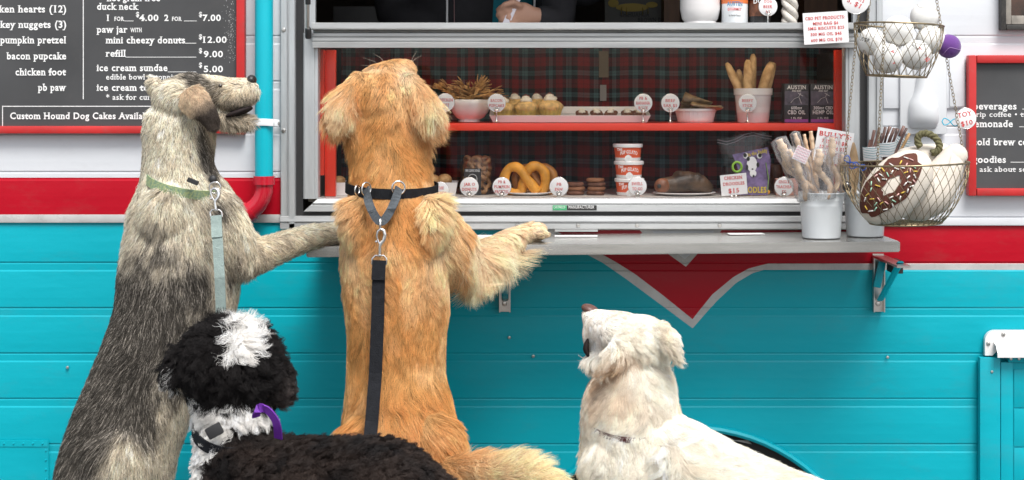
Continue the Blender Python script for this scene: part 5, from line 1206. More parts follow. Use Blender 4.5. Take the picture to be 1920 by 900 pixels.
limb(mb, [(420, 440, -.42, 40, .05), (480, 470, -.36, 26, .04), (560, 450, -.27, 20, .03), (600, 447, -.22, 20, .026)])
blob(mb, 318, 405, -.60, 52, .065, 66, 10); blob(mb, 222, 862, -.65, 68, .085, 82, 20)
for yy in (-.66, -.50):
    limb(mb, [(215, 930, yy, 80, .085), (225, 1010, yy, 62, .07), (205, 1090, yy+.02, 34, .04), (190, 1150, yy+.03, 26, .03), (205, 1220, yy+.02, 22, .028), (232, 1255, yy, 24, .032), (262, 1262, yy, 18, .028)])
b1 = lump(mb, 'body', dg1, SKIN, .007, 6)
def col1(px, py, p, rng):
    n = len(px); C = np.tile(np.array((.86, .77, .62)), (n, 1)); f1 = vnoise(p*np.array([1, 1, .45]), 26, 3); f2 = vnoise(p*np.array([1.5, 1, .5]), 90, 5); f3 = vnoise(p, 9, 11)
    spine = np.interp(py, [140, 380, 480, 600, 700, 800, 900], [300, 240, 245, 240, 215, 175, 130])
    dark = np.clip((py-455)/70, 0, 1)*(np.exp(-((px-spine)/105.0)**2)*.9+.30)
    dark = dark*(1-.85*G(px, py, 232, 880, 52, 75, 20, 3))*(1-.75*G(px, py, 440, 545, 28, 75, 8, 3))*(1-.55*G(px, py, 330, 800, 40, 80, 15, 3))*(1-.5*G(px, py, 345, 440, 80, 26, 10))
    dark += .32*G(px, py, 345, 372, 90, 22, 22)+.30*G(px, py, 420, 385, 30, 30)+.22*G(px, py, 290, 420, 50, 40)
    arm = (px > 440) & (py < 530)
    dark = np.where(arm, .10, dark)
    dark += .95*G(px, py, 384, 285, 17, 62, -8, 4)+1.15*G(px, py, 378, 162, 19, 36, -40, 3)+.8*G(px, py, 397, 186, 13, 18)+.7*G(px, py, 411, 160, 9, 7)+.5*G(px, py, 325, 146, 34, 6)
    dark = dark+((f1-.5)*.75+(f2-.5)*.5+(f3-.5)*.35)*np.interp(py, [300, 480], [.42, 1.1])
    w_ = np.clip((dark-.22)/.45, 0, 1); C = mixc(C, (.045, .04, .036), np.clip(w_*.93, 0, 1))
    C = mixc(C, (.60, .50, .36), .7*G(px, py, 440, 170, 40, 25)+.45*G(px, py, 520, 470, 90, 30)+.5*G(px, py, 395, 250, 14, 30, -10))
    r = rng.random(n); C = np.where((r < .18)[:, None], C*.35, C); C = np.where(((r > .84))[:, None], C*.5+np.array((.42, .38, .33)), C)
    K = 6; out = np.repeat(C[:, None, :], K, 1); band = np.clip(rng.normal(.5, .3, n), 0, 1); out[:, 4:] = out[:, 4:]*(1-.45*band[:, None, None]*np.where(arm, .2, 1)[:, None, None]); out[:, :2] *= 1.1
    return out
len1 = lambda px, py, p: np.interp(py, [130, 200, 260, 340, 450, 900], [.014, .022, .03, .036, .036, .042])*np.where((px > 395) & (py < 160), .5, np.where((px > 405) & (py < 215), 1.0, 1))*np.where((px > 470) & (py > 400) & (py < 520), .55, 1)
g1 = [(345, 150, -1, .2), (300, 160, -.6, .8), (400, 160, -.6, .5), (440, 150, -.8, .1), (465, 180, -.1, 1), (430, 215, .2, 1), (450, 230, .1, 1), (330, 220, -.1, 1), (280, 260, -.15, 1), (390, 280, .15, 1), (330, 330, -.05, 1), (250, 380, -.2, 1), (420, 390, .55, 1), (345, 440, .05, 1), (240, 480, -.15, 1), (450, 500, .1, 1), (400, 470, .3, 1), (520, 460, .9, .3), (600, 440, 1, .1), (340, 560, -.1, 1), (430, 560, .15, 1), (230, 600, -.35, 1), (300, 680, -.3, 1), (380, 670, .1, 1), (210, 720, -.6, 1), (160, 800, -.5, 1), (240, 800, -.3, 1), (320, 790, .15, 1), (120, 880, -.3, 1), (230, 900, -.1, 1), (300, 900, .1, 1)]
paintbody(b1, col1, .6)
fur(dg1, b1, 85000, len1, col1, g1, clump=.45, ncl=6000, rad=.00042, lift=.30, seed=2, wave=.08, rand=.28)
# wiry beard and whiskers
fur(dg1, b1, 4200, lambda px, py, p: np.where(py < 212, .020, .034), lambda px, py, p, rng: np.tile(np.array((.55, .48, .38)), (len(px), 1))*rng.choice([.25, 1, 1.2], len(px))[:, None],
    [(430, 215, .3, 1), (460, 225, .5, .9), (470, 170, .4, .8), (410, 210, 0, 1)], clump=.6, ncl=420, rad=.0004, lift=.35, seed=9, name='beard', mask=lambda px, py, c: ((px > 412) & (py > 180) & (py < 240))*1.0, rand=.4, wave=.2)
mb = MB(); blob(mb, 472, 150, -.52, 9, .020, 10, 0); mb.build('nose', NOSE, b1, smooth='all')
for yy in (-.572, -.468):
    mb = MB(); mb.ell(P(413, 161, yy), .0048, .004, .0042, 14); mb.build('eye', EYE, b1, smooth='all')
mb = MB(); limb(mb, [(430, 217, -.525, 4, .040), (442, 213, -.525, 6.5, .041), (456, 208, -.525, 6.5, .038), (468, 203, -.525, 4.5, .030)], 12, 4); mb.build('lips', LIP, b1, smooth='all')
def flap(name, rows, parent, m, th=.006):
    """ear flap: rows of (px,py,y) strips across"""
    R_ = [[P(*q) for q in r] for r in rows]; nr, nc = len(R_), len(R_[0]); vs = [v for r in R_ for v in r]
    me = bpy.data.meshes.new(name); me.from_pydata([tuple(v) for v in vs], [], [(i*nc+k, i*nc+k+1, (i+1)*nc+k+1, (i+1)*nc+k) for i in range(nr-1) for k in range(nc-1)])
    o = bpy.data.objects.new(name, me); COL.objects.link(o)
    s = o.modifiers.new('s', 'SUBSURF'); s.levels = 3; q = o.modifiers.new('t', 'SOLIDIFY'); q.thickness = th; q.offset = 0
    dg = bpy.context.evaluated_depsgraph_get(); m2 = bpy.data.meshes.new_from_object(o.evaluated_get(dg)); o.modifiers.clear(); o.data = m2
    m2.polygons.foreach_set('use_smooth', [True]*len(m2.polygons)); m2.materials.append(m); par(o, parent); return o
e1 = flap('ear', [[(338, 186, -.590), (348, 168, -.605), (365, 162, -.600), (376, 166, -.588)],
                  [(340, 198, -.600), (352, 182, -.618), (372, 176, -.615), (386, 180, -.598)],
                  [(352, 212, -.608), (364, 202, -.622), (382, 196, -.622), (396, 198, -.604)],
                  [(368, 213, -.614), (378, 216, -.622), (392, 216, -.622), (405, 214, -.606)],
                  [(384, 226, -.612), (390, 238, -.616), (399, 240, -.615), (408, 232, -.604)]], b1, SKIN)
def cole(px, py, p, rng):
    C = np.tile(np.array((.60, .47, .34)), (len(px), 1)); d = np.clip(((px-366)*.7+(py-180))/34+(vnoise(p, 60, 3)-.5)*.6, 0, 1)
    C = mixc(C, (.07, .055, .045), d**1.2); C = mixc(C, (.62, .5, .36), G(px, py, 350, 196, 9, 22, -15, 3)); return C*rng.normal(1, .22, len(px))[:, None]
paintbody(e1, cole, .9)
fur(b1, e1, 9000, lambda px, py, p: np.full(len(px), .018), cole, [(350, 180, .5, .8), (400, 220, .5, 1)], clump=.45, ncl=700, rad=.00035, lift=.28, seed=4, name='ear_fur')
# green patterned collar, ring and tag
CG = mat('green_dotted_webbing', (.16, .30, .25), .7, var=.3, nscale=220, col2=(.40, .46, .20))
cc = band('collar', P(345, 340, -.52), (-.10, -.10, 1), .088, .122, .021, .0035, CG, b1)
cc.rotation_euler = (0, 0, 0)
c_ = P(345, 337, -.52); cc.location.x += .010; cc.location.y -= .006
cc.matrix_basis = Matrix.Translation(c_)@Matrix.Rotation(math.radians(19), 4, 'Y')@Matrix.Translation(-c_)@cc.matrix_basis
# grey leash hanging from the collar
LG = mat('grey_green_webbing', (.25, .32, .30), .75, var=.12, nscale=90, bump=.8, bscale=420)
l1 = thing('dog_leash', 'sage grey webbing leash hanging down from the green collar of the upright grey dog', 'leash', P(404, 400, -.69))
strap('webbing', [P(405, 406, -.685), P(408, 450, -.70), P(412, 520, -.71), P(415, 600, -.70), P(420, 700, -.80), P(425, 900, -.95)], .0225, .003, LG, l1)
strap('stitched_loop', [P(405, 404, -.688), P(406, 420, -.691), P(407, 445, -.701)], .0235, .0042, LG, l1)
clasp(P(401, 352, -.675), P(406, 408, -.687), CHROME, l1, .0125)
mb = MB(); ringo(mb, P(403, 352, -.672), .0125, .0018); mb.build('collar_ring', CHROME, l1, smooth='all')
mb = MB(); mb.box(P(353, 0, -.652).x, P(374, 0, -.652).x, -.668, -.655, P(0, 344, -.66).z, P(0, 336, -.66).z, bev=.001)
M_ = Matrix.Rotation(math.radians(22), 3, 'Y'); c_ = P(362, 340, -.66); mb.v = [tuple(c_+M_@(Vector(v)-c_)) for v in mb.v]; mb.build('name_patch', RUB, cc)
mb = MB(); mb.ell(P(399, 336, -.664), .009, .006, .009, 12); mb.build('collar_tag_light', RUB, cc, smooth='all')

# ---- golden retriever, middle
dg2 = thing('dog', 'golden retriever standing upright with its back to us, paw on the counter, black collar', 'dog', P(745, 1249, -.52), 'dogs waiting at the food trailer')
mb = MB()
limb(mb, [(722, 215, -.46, 72, .085), (728, 260, -.46, 74, .09), (732, 305, -.47, 74, .09), (735, 350, -.48, 76, .095), (737, 400, -.49, 92, .12), (741, 470, -.50, 99, .14), (744, 550, -.51, 98, .14), (744, 620, -.52, 92, .135), (743, 690, -.53, 91, .13), (746, 750, -.54, 98, .14), (750, 810, -.55, 108, .155), (752, 870, -.56, 112, .16), (752, 930, -.56, 108, .15)])
blob(mb, 718, 190, -.45, 62, .095, 64, -6)
limb(mb, [(722, 165, -.43, 52, .07), (735, 148, -.40, 36, .05), (748, 138, -.36, 27, .038), (757, 134, -.32, 22, .03)])
for rows in ([(674, 148, -.49, 16, .020), (655, 176, -.52, 22, .018), (638, 208, -.535, 24, .016), (628, 232, -.53, 18, .012)], [(766, 148, -.49, 16, .020), (785, 178, -.52, 23, .018), (800, 210, -.535, 26, .016), (810, 236, -.53, 18, .012)]): limb(mb, rows)
limb(mb, [(800, 410, -.50, 44, .06), (835, 460, -.49, 52, .06), (868, 497, -.45, 40, .05), (910, 478, -.39, 29, .042), (950, 456, -.31, 24, .034), (985, 441, -.24, 19, .028), (1008, 434, -.20, 18, .026)])
for s_ in (-1, 1): blob(mb, 741+s_*62, 425, -.555, 34, .065, 62, s_*12); blob(mb, 750+s_*68, 838, -.63, 46, .085, 72, s_*-8)
for i in range(4): blob(mb, 1008+3*i, 434+2*i, -.185-.024*i, 15, .0115, 11)
limb(mb, [(700, 420, -.42, 40, .06), (700, 455, -.36, 30, .05), (702, 440, -.26, 22, .03), (702, 435, -.2, 20, .03)])
limb(mb, [(770, 855, -.64, 24, .03), (830, 880, -.70, 26, .03), (900, 888, -.76, 32, .034), (965, 890, -.80, 32, .034), (1020, 905, -.84, 22, .026), (1050, 925, -.86, 12, .016)])
for xx in (690, 812):
    limb(mb, [(xx, 920, -.54, 62, .12), (xx, 1010, -.56, 50, .10), (xx-2, 1090, -.50, 32, .06), (xx-3, 1150, -.46, 24, .035), (xx-3, 1215, -.50, 22, .03), (xx-3, 1250, -.54, 25, .045)])
b2_ = lump(mb, 'body', dg2, SKIN, .007, 6)
def col2(px, py, p, rng):
    n = len(px); C = np.tile(np.array((.60, .325, .115)), (n, 1)); f = vnoise(p*np.array([1, 1, .5]), 30, 7); f3 = vnoise(p, 8, 4)
    C = mixc(C, (.82, .57, .31), np.clip((f-.35)*1.2+(f3-.5)*.9, 0, .8))
    C = mixc(C, (.84, .64, .41), np.clip(.8*G(px, py, 650, 420, 28, 90, 0, 3)+.85*G(px, py, 822, 400, 34, 75, -12, 3)+.7*G(px, py, 830, 500, 45, 50)+.8*G(px, py, 700, 320, 60, 10)*0, 0, 1))
    C = mixc(C, (.88, .69, .50), np.clip(.85*(px > 870)*(py < 600)*1.0, 0, 1))
    C = mixc(C, (.84, .66, .44), np.clip(G(px, py, 980, 890, 130, 60, 0, 4), 0, 1))
    C = mixc(C, (.58, .28, .09), np.clip(.55*G(px, py, 740, 790, 130, 90, 0, 3)*(vnoise(p, 22, 8) > .45)+.35*G(px, py, 740, 850, 110, 40)+.75*G(px, py, 720, 152, 9, 26)+.6*G(px, py, 736, 150, 4, 18)+.9*G(px, py, 672, 182, 7, 34)+.9*G(px, py, 770, 192, 7, 36, 8)+.45*G(px, py, 720, 210, 36, 26), 0, 1))  # brown coat markings, plus crease shade painted as dark lines beside the ears
    C = mixc(C, (.84, .66, .46), np.clip(.9*G(px, py, 758, 140, 20, 26)+.5*G(px, py, 700, 128, 30, 8)+.9*G(px, py, 640, 195, 24, 34)+.9*G(px, py, 803, 200, 22, 40), 0, 1))
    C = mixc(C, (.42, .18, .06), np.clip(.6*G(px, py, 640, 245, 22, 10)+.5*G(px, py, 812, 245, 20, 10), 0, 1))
    r = rng.random(n); C = np.where((r < .10)[:, None], C*.55, C)
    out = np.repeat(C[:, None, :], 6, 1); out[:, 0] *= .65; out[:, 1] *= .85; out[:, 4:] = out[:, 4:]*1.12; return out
def len2(px, py, p):
    L = np.interp(py, [110, 160, 200, 300, 450, 700, 800, 900], [.012, .016, .032, .045, .04, .034, .05, .06])
    L = np.where((px > 880) & (py < 460), .022, L); L = np.where((px > 850) & (py >= 460) & (py < 600), .07, L); L = np.where((px > 985) & (py < 460), .009, L)
    L = np.where((py > 150) & (py < 270) & ((px < 665) | (px > 778)), .045, L); return np.where((px > 880) & (py > 800), .055, L)
g2 = [(715, 130, .0, 1), (650, 140, -.6, .8), (640, 200, -.35, 1), (625, 240, -.2, 1), (690, 170, -.2, 1), (715, 200, 0, 1), (775, 150, .5, .8), (800, 200, .35, 1), (820, 245, .3, 1), (750, 130, -.1, 1), (770, 130, .4, .6),
      (680, 260, -.35, 1), (720, 260, -.15, 1), (760, 260, .35, 1), (800, 290, .55, 1), (700, 320, -.35, 1), (770, 330, .35, 1), (735, 330, 0, 1), (670, 320, -.5, 1),
      (660, 420, -.45, 1), (700, 430, -.5, .8), (740, 430, 0, 1), (790, 430, .6, .8), (830, 420, .7, .6), (655, 520, -.35, 1), (700, 520, .8, .7), (780, 520, -.6, .9), (825, 520, .4, 1), (860, 500, .6, .9), (900, 480, .5, 1), (950, 455, .4, 1), (1000, 430, 1, .3), (930, 500, .3, 1), (985, 460, .35, 1),
      (690, 590, .7, .8), (790, 590, -.7, .7), (735, 600, 0, 1), (660, 620, -.2, 1), (825, 620, .2, 1), (700, 680, .35, 1), (780, 670, -.4, 1), (745, 700, -.1, 1), (680, 750, -.5, 1), (740, 760, .6, .8), (800, 750, .8, .5), (840, 780, .3, 1), (650, 800, -.4, 1), (720, 810, -.7, .6), (780, 820, .5, 1), (840, 840, .5, 1), (760, 860, .8, .5), (700, 880, -.6, .6), (850, 880, 1, .2), (930, 880, 1, -.15), (1000, 880, 1, .2), (1050, 900, .7, .7), (950, 850, .9, -.3)]
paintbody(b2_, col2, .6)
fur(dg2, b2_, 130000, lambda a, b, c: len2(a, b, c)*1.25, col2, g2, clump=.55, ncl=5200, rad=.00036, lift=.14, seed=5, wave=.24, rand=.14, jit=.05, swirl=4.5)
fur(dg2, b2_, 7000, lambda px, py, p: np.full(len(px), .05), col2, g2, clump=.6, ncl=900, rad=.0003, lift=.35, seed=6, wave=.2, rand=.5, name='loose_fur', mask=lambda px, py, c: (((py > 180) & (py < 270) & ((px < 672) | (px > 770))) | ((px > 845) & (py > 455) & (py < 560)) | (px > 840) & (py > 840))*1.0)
for a, b in (((722, 128), (680, 108)), ((728, 124), (700, 100)), ((765, 125), (790, 104)), ((768, 122), (782, 96)), ((718, 132), (676, 122))):
    mb = MB(); p0, p1 = P(*a, -.36), P(*b, -.33); mb.tube([p0, (p0+p1)/2+Vector((0, 0, .004)), p1], [.00022, .0002, .0001], 4); mb.build('whisker', mat('pale_whisker', (.6, .5, .4), .6), b2_)
mb = MB(); blob(mb, 764, 128, -.295, 8, .012, 7); mb.build('nose', NOSE, b2_, smooth='all')
CB = mat('charcoal_webbing', (.016, .017, .020), .85, spec=.1, var=.2, nscale=80, bump=.8, bscale=420)
CBG = mat('grey_webbing', (.075, .085, .095), .8, spec=.15, var=.2, nscale=80, bump=.8, bscale=420)
cn = P(735, 352, -.478)
c2 = band('collar', cn, (.03, -.06, 1), .1035, .120, .023, .004, CB, b2_)
l2 = thing('dog_leash', 'black webbing leash with chrome snap hook running down the back of the golden retriever', 'leash', P(711, 480, -.69))
k = -.600
pts = [P(687, 353, k-.012), P(690, 375, k-.032), P(700, 400, k-.048), P(714, 416, k-.055), P(728, 402, k-.048), P(741, 375, k-.032), P(748, 352, k-.012)]
pc = [Vector(r) for r in catmull([tuple(p) for p in pts], 4)]
strap('martingale_loop', pc, .019, .003, CBG, c2, [(0, .35, .6) if i < len(pc)*.3 or i > len(pc)*.7 else (0, .2, 1) for i in range(len(pc))])
for q_ in ((P(687, 354, k-.014), .0145, .0022, (.8, -.6, 0)), (P(747, 352, k-.014), .0145, .0022, (.3, -1, 0)), (P(670, 356, k+.006), .011, .002, (1, -.4, 0))):
    mb = MB(); ringo(mb, *q_); mb.build('collar_ring', CHROME, c2, smooth='all')
mb = MB(); mb.tube([P(713, 410, k-.062), P(713, 434, k-.062)], .0028, 8); mb.build('leash_link', CHROME, c2, smooth='all')
clasp(P(714, 428, k-.064), P(711, 497, k-.067), CHROME, l2, .0155)
strap('webbing', [P(711, 490, k-.068), P(710, 520, k-.070), P(708, 600, k-.078), P(704, 700, k-.090), P(697, 790, k-.125), P(690, 860, k-.18), P(680, 980, k-.28), P(650, 1200, k-.5)], .0285, .003, CB, l2)
strap('stitched_loop', [P(711, 488, k-.071), P(710, 505, k-.073), P(709, 525, k-.075)], .0295, .0045, CB, l2)

# ---- cream retriever, right
dg3 = thing('dog', 'cream white retriever with head tilted up, mouth open, below the red chevron', 'dog', P(1300, 1408, -.78), 'dogs waiting at the food trailer')
Y3 = -.78
mb = MB()
limb(mb, [(1192, 655, Y3, 58, .075), (1188, 700, Y3, 70, .088), (1184, 750, Y3, 82, .105), (1185, 800, Y3, 88, .12), (1195, 860, Y3, 104, .14), (1215, 930, Y3, 118, .15), (1225, 1010, Y3, 110, .15)])
blob(mb, 1196, 645, Y3, 62, .085, 54, -8)
limb(mb, [(1165, 628, Y3, 44, .06), (1140, 617, Y3+.03, 36, .045), (1122, 606, Y3+.06, 27, .036), (1108, 594, Y3+.085, 16, .026)])
blob(mb, 1118, 628, Y3+.05, 26, .032, 36, -5)
limb(mb, [(1145, 666, Y3+.01, 22, .04), (1122, 668, Y3+.03, 15, .03), (1110, 668, Y3+.04, 9, .022)])
limb(mb, [(1236, 620, Y3-.05, 20, .020), (1253, 640, Y3-.08, 20, .018), (1262, 660, Y3-.085, 12, .014)])
limb(mb, [(1166, 640, Y3-.07, 18, .014), (1152, 662, Y3-.09, 20, .014), (1138, 684, Y3-.085, 13, .012)])
limb(mb, [(1215, 800, Y3, 60, .10), (1262, 850, Y3-.03, 68, .12), (1340, 914, Y3-.08, 84, .14), (1430, 962, Y3-.12, 88, .15), (1520, 1004, Y3-.15, 92, .15), (1560, 1030, Y3-.16, 80, .13)])
blob(mb, 1142, 862, Y3-.045, 44, .07, 76, 8)
for dx, yy in ((1180, -.86), (1250, -.70)): limb(mb, [(dx, 980, yy, 50, .06), (dx, 1120, yy, 32, .04), (dx-3, 1260, yy, 26, .032), (dx-5, 1385, yy, 25, .035), (dx-20, 1398, yy, 22, .032)])
for dx, yy in ((1530, -1.02), (1500, -.84)): limb(mb, [(dx, 1020, yy, 66, .08), (dx+20, 1130, yy, 46, .055), (dx+45, 1230, yy, 26, .034), (dx+35, 1330, yy, 22, .03), (dx+10, 1390, yy, 24, .035)])
b3 = lump(mb, 'body', dg3, SKIN, .007, 6)
def col3(px, py, p, rng):
    n = len(px); C = np.tile(np.array((.80, .75, .66)), (n, 1)); f = vnoise(p, 26, 2); f3 = vnoise(p, 9, 6)
    C = mixc(C, (.68, .54, .38), np.clip((f-.5)*.8+(f3-.5)*.7, 0, .38))
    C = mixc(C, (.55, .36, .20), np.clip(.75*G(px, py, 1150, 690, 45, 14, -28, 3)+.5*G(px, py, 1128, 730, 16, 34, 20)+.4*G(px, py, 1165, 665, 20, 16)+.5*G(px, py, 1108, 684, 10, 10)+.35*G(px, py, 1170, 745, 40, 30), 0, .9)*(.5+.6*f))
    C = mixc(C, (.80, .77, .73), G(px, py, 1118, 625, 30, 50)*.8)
    return C
def len3(px, py, p): return np.interp(py, [575, 620, 680, 760, 900], [.007, .016, .034, .042, .046])*np.where((px < 1140) & (py < 660), .5, 1)
g3 = [(1110, 590, .3, 1), (1120, 630, .3, 1), (1160, 600, .9, .2), (1200, 595, 1, .2), (1240, 620, .8, .8), (1262, 650, .3, 1), (1180, 640, .3, 1), (1210, 650, .6, .9), (1130, 675, -.4, 1), (1150, 690, -.7, .7), (1130, 730, -.3, 1), (1190, 720, .1, 1), (1240, 720, .4, 1), (1110, 780, -.4, 1), (1170, 770, .1, 1), (1240, 780, .5, 1), (1100, 850, -.6, .9), (1170, 850, .1, 1), (1280, 800, .8, .6), (1330, 850, .8, .7), (1260, 880, .5, 1), (1400, 870, .9, .5), (1500, 890, .9, .5), (1100, 900, -.3, 1), (1350, 920, .7, .8)]
paintbody(b3, col3, .75)
fur(dg3, b3, 115000, lambda a, b, c: len3(a, b, c)*1.22, col3, g3, clump=.62, ncl=3600, rad=.00034, lift=.23, seed=8, wave=.30, rand=.22, jit=.06, swirl=5)
mb = MB(); blob(mb, 1107, 581, Y3+.082, 18, .024, 10, 22); mb.build('nose', mat('brown_nose', (.12, .06, .05), .35, var=.3, bump=.4, bscale=400), b3, smooth='all')
mb = MB(); limb(mb, [(1101, 638, Y3+.03, 2.5, .012), (1099, 648, Y3+.025, 5, .014), (1099, 657, Y3+.02, 5.5, .014), (1103, 667, Y3+.015, 3, .008)], 12, 4); mb.build('lips', LIP, b3, smooth='all')
c3 = band('collar', P(1178, 790, Y3), (.05, -.10, 1), .0915, .1235, .012, .003, mat('dark_red_leather', (.10, .02, .02), .5, var=.4), b3)

# ---- black and white doodle, front
dg4 = thing('dog', 'curly black and white doodle seen from behind, white tuft on its head, purple collar loop', 'dog', P(560, 1396, -1.05), 'dogs waiting at the food trailer')
Y4 = -1.05
mb = MB()
blob(mb, 432, 682, Y4, 88, .095, 76, 8)
limb(mb, [(375, 668, Y4, 34, .04), (348, 688, Y4-.01, 30, .036), (328, 700, Y4-.01, 16, .024)])
limb(mb, [(400, 700, Y4, 50, .06), (390, 730, Y4, 30, .05)])
limb(mb, [(480, 690, Y4, 46, .06), (505, 708, Y4+.02, 34, .05), (518, 724, Y4+.03, 22, .04)])
limb(mb, [(435, 720, Y4, 70, .08), (438, 765, Y4, 62, .08), (440, 810, Y4, 64, .09), (445, 870, Y4, 72, .11), (455, 950, Y4, 84, .13)])
limb(mb, [(450, 855, Y4-.02, 48, .09), (520, 885, Y4-.05, 58, .11), (620, 905, Y4-.08, 72, .13), (720, 915, Y4-.11, 76, .14), (785, 945, Y4-.13, 60, .12)])
for dx, yy in ((450, -1.12), (470, -.98)): limb(mb, [(dx, 980, yy, 44, .055), (dx, 1200, yy, 34, .04), (dx, 1375, yy, 32, .042), (dx+15, 1384, yy, 28, .04)])
for dx, yy in ((750, -1.25), (740, -1.10)): limb(mb, [(dx, 980, yy, 56, .07), (dx+10, 1120, yy, 44, .05), (dx+26, 1230, yy, 32, .036), (dx+10, 1370, yy, 32, .042)])
b4 = lump(mb, 'body', dg4, SKIN, .007, 6)
def col4(px, py, p, rng):
    n = len(px); C = np.tile(np.array((.013, .011, .011)), (n, 1)); f = vnoise(p, 30, 2); jx = px+(f-.5)*14; jy = py+(vnoise(p, 40, 9)-.5)*14
    C = mixc(C, (.048, .033, .027), np.clip((py-800)/60, 0, 1)*np.clip(f*1.3-.15, 0, .8))
    w_ = (((jx-455)/23)**2+((jy-628)/38)**2 < 1)|(((jx-438)/16)**2+((jy-655)/24)**2 < .7)
    back = np.interp(px, [360, 380, 420, 470, 520, 545], [2000, 905, 830, 800, 782, 700])
    back = np.interp(px, [360, 390, 430, 475, 515], [980, 862, 816, 794, 780])
    top = np.interp(px, [360, 400, 450, 490, 520], [738, 756, 752, 756, 780])
    w2 = (jy > top) & (jy < back) & (px < 512)
    w3 = (((jx-335)/14)**2+((jy-712)/26)**2 < 1) & (jx-335 < -2)
    W = (w_ | w2 | w3); C = np.where(W[:, None], np.array((.80, .78, .75))*(.85+.2*f[:, None]), C)
    C = mixc(C, (.16, .13, .12), .6*G(px, py, 520, 730, 14, 28)); return C
def len4(px, py, p): return np.where(py < 780, .036, .026)*np.where(G(px, py, 450, 620, 40, 30) > .4, 1.1, 1)
g4 = [(455, 600, .1, -.6), (430, 620, -.5, -.3), (490, 620, .6, 0), (400, 630, -.7, .2), (455, 660, .1, 1), (380, 660, -.8, .5), (340, 690, -.9, .5), (350, 720, -.4, 1), (430, 700, 0, 1), (500, 680, .6, .8), (525, 720, .5, 1), (400, 750, -.1, 1), (470, 750, .1, 1), (380, 850, -.4, 1), (430, 850, .1, 1), (520, 840, .7, .3), (620, 830, .8, .1), (720, 840, .9, .3), (800, 880, .6, .8), (600, 890, .5, .7)]
paintbody(b4, col4, .8)
fur(dg4, b4, 95000, len4, col4, g4, clump=.84, ncl=3200, rad=.00042, lift=.50, seed=12, curl=.17, curlf=1.3, rand=.6, jit=.12)
PU = mat('purple_webbing', (.13, .018, .30), .55, var=.15, nscale=80, bump=.6, bscale=420)
c4 = band('collar', P(440, 800, Y4), (.16, -.25, 1), .076, .105, .022, .004, CB, b4)
pts = [P(480, 782, Y4-.125), P(484, 766, Y4-.135), P(500, 768, Y4-.14), P(514, 784, Y4-.14), P(520, 800, Y4-.135), P(522, 822, Y4-.12)]
pc = [Vector(r) for r in catmull([tuple(p) for p in pts], 4)]
strap('pull_loop', pc, .016, .003, PU, c4, [(.5, -.2, .9) if i < len(pc)*.3 else (.9, -.5, .3) for i in range(len(pc))])
mb = MB(); mb.tube([P(474, 770, Y4-.128), P(484, 766, Y4-.132), P(500, 766, Y4-.135)], .0035, 6); mb.build('slide_ring', RUB, c4, smooth=True)
mb = MB(); c_ = P(402, 808, Y4-.116); mb.box(-.015, .015, -.006, .006, -.011, .011, bev=.003); M_ = Matrix.Rotation(math.radians(-28), 3, 'Y'); mb.v = [tuple(c_+M_@Vector(v)) for v in mb.v]; mb.build('buckle', RUB, c4, smooth=True)
# ---- plush toys (need limb)
for a in _limb_late: plush(*a)
# ---------------------------------------------------------------- worker behind the counter
HOOD = mat('black_hoodie', (.018, .017, .020), .85, var=.25, nscale=20, bump=.5, bscale=60); SKN = mat('human_skin', (.52, .29, .20), .5, var=.08, nscale=20, sss=.15, bump=.2, bscale=300)
pw = thing('person', 'worker in an open black hoodie over a teal shirt holding a slip of paper', 'person', (P(880, 0, .78).x, .78, .36))
yp = .78
def hp(px, z, y=yp): return px, 186+(H-z)/S(y), y
mb = MB()
x0 = P(905, 0, yp).x
def zlimb(mb, rows, n=20, sub=5): limb(mb, [(960+x/S(y), 186+(H-z)/S(y), y, a/S(y), b) for x, z, y, a, b in rows], n, sub)
skin_rows = [(x0, 1.98, yp-.02, .055, .055), (x0, 2.04, yp-.04, .052, .055)]
zlimb(mb, [(x0, 1.86, yp, .065, .065), (x0, 1.96, yp-.02, .058, .06), (x0, 2.02, yp-.03, .055, .06)]); mb.ell((x0, yp-.04, 2.11), .076, .097, .115, 24); mb.ell((x0, yp-.075, 2.05), .05, .055, .05, 20)
mb.ell((x0, yp-.142, 2.09), .012, .018, .022, 12)
for s in (-1, 1): mb.ell((x0+s*.078, yp-.03, 2.09), .01, .02, .03, 12)
# forearm end and hand with five fingers holding paper
hc_ = P(982, 30, .34)
zlimb(mb, [(hc_.x+.075, hc_.z-.002, .38, .026, .024), (hc_.x+.035, hc_.z, .36, .026, .02), (hc_.x, hc_.z+.004, .345, .036, .016), (hc_.x-.025, hc_.z+.006, .335, .034, .014)], 18, 5)
for i, (dz, L_, bend) in enumerate(((.024, .052, .010), (.008, .056, .016), (-.010, .050, .020), (-.024, .040, .020))):
    b = Vector((hc_.x-.028+i*.002, .332, hc_.z+.004+dz)); mb.tube([b, b+Vector((-L_*.4, -.010, .002)), b+Vector((-L_*.75, -.004, -.006)), b+Vector((-L_*.9, .010, -.012))], [.0095, .009, .0082, .007], 10)
b = Vector((hc_.x-.008, .328, hc_.z+.026)); mb.tube([b, b+Vector((-.022, -.016, .012)), b+Vector((-.046, -.014, .004)), b+Vector((-.056, -.008, -.004))], [.011, .0105, .0095, .008], 10)
for s in (-1, 1): zlimb(mb, [(x0+s*.02, 1.84, yp, .05, .05), (x0+s*.19, 1.78, yp+.01, .045, .045), (x0+s*.28, 1.64, yp-.02, .04, .04)])
zlimb(mb, [(x0-.27, 1.66, yp, .04, .04), (x0-.27, 1.52, yp-.03, .038, .038), (x0-.19, 1.47, yp-.10, .032, .032), (P(915, 75, .60).x-.04, P(915, 75, .60).z-.02, .65, .026, .024)])
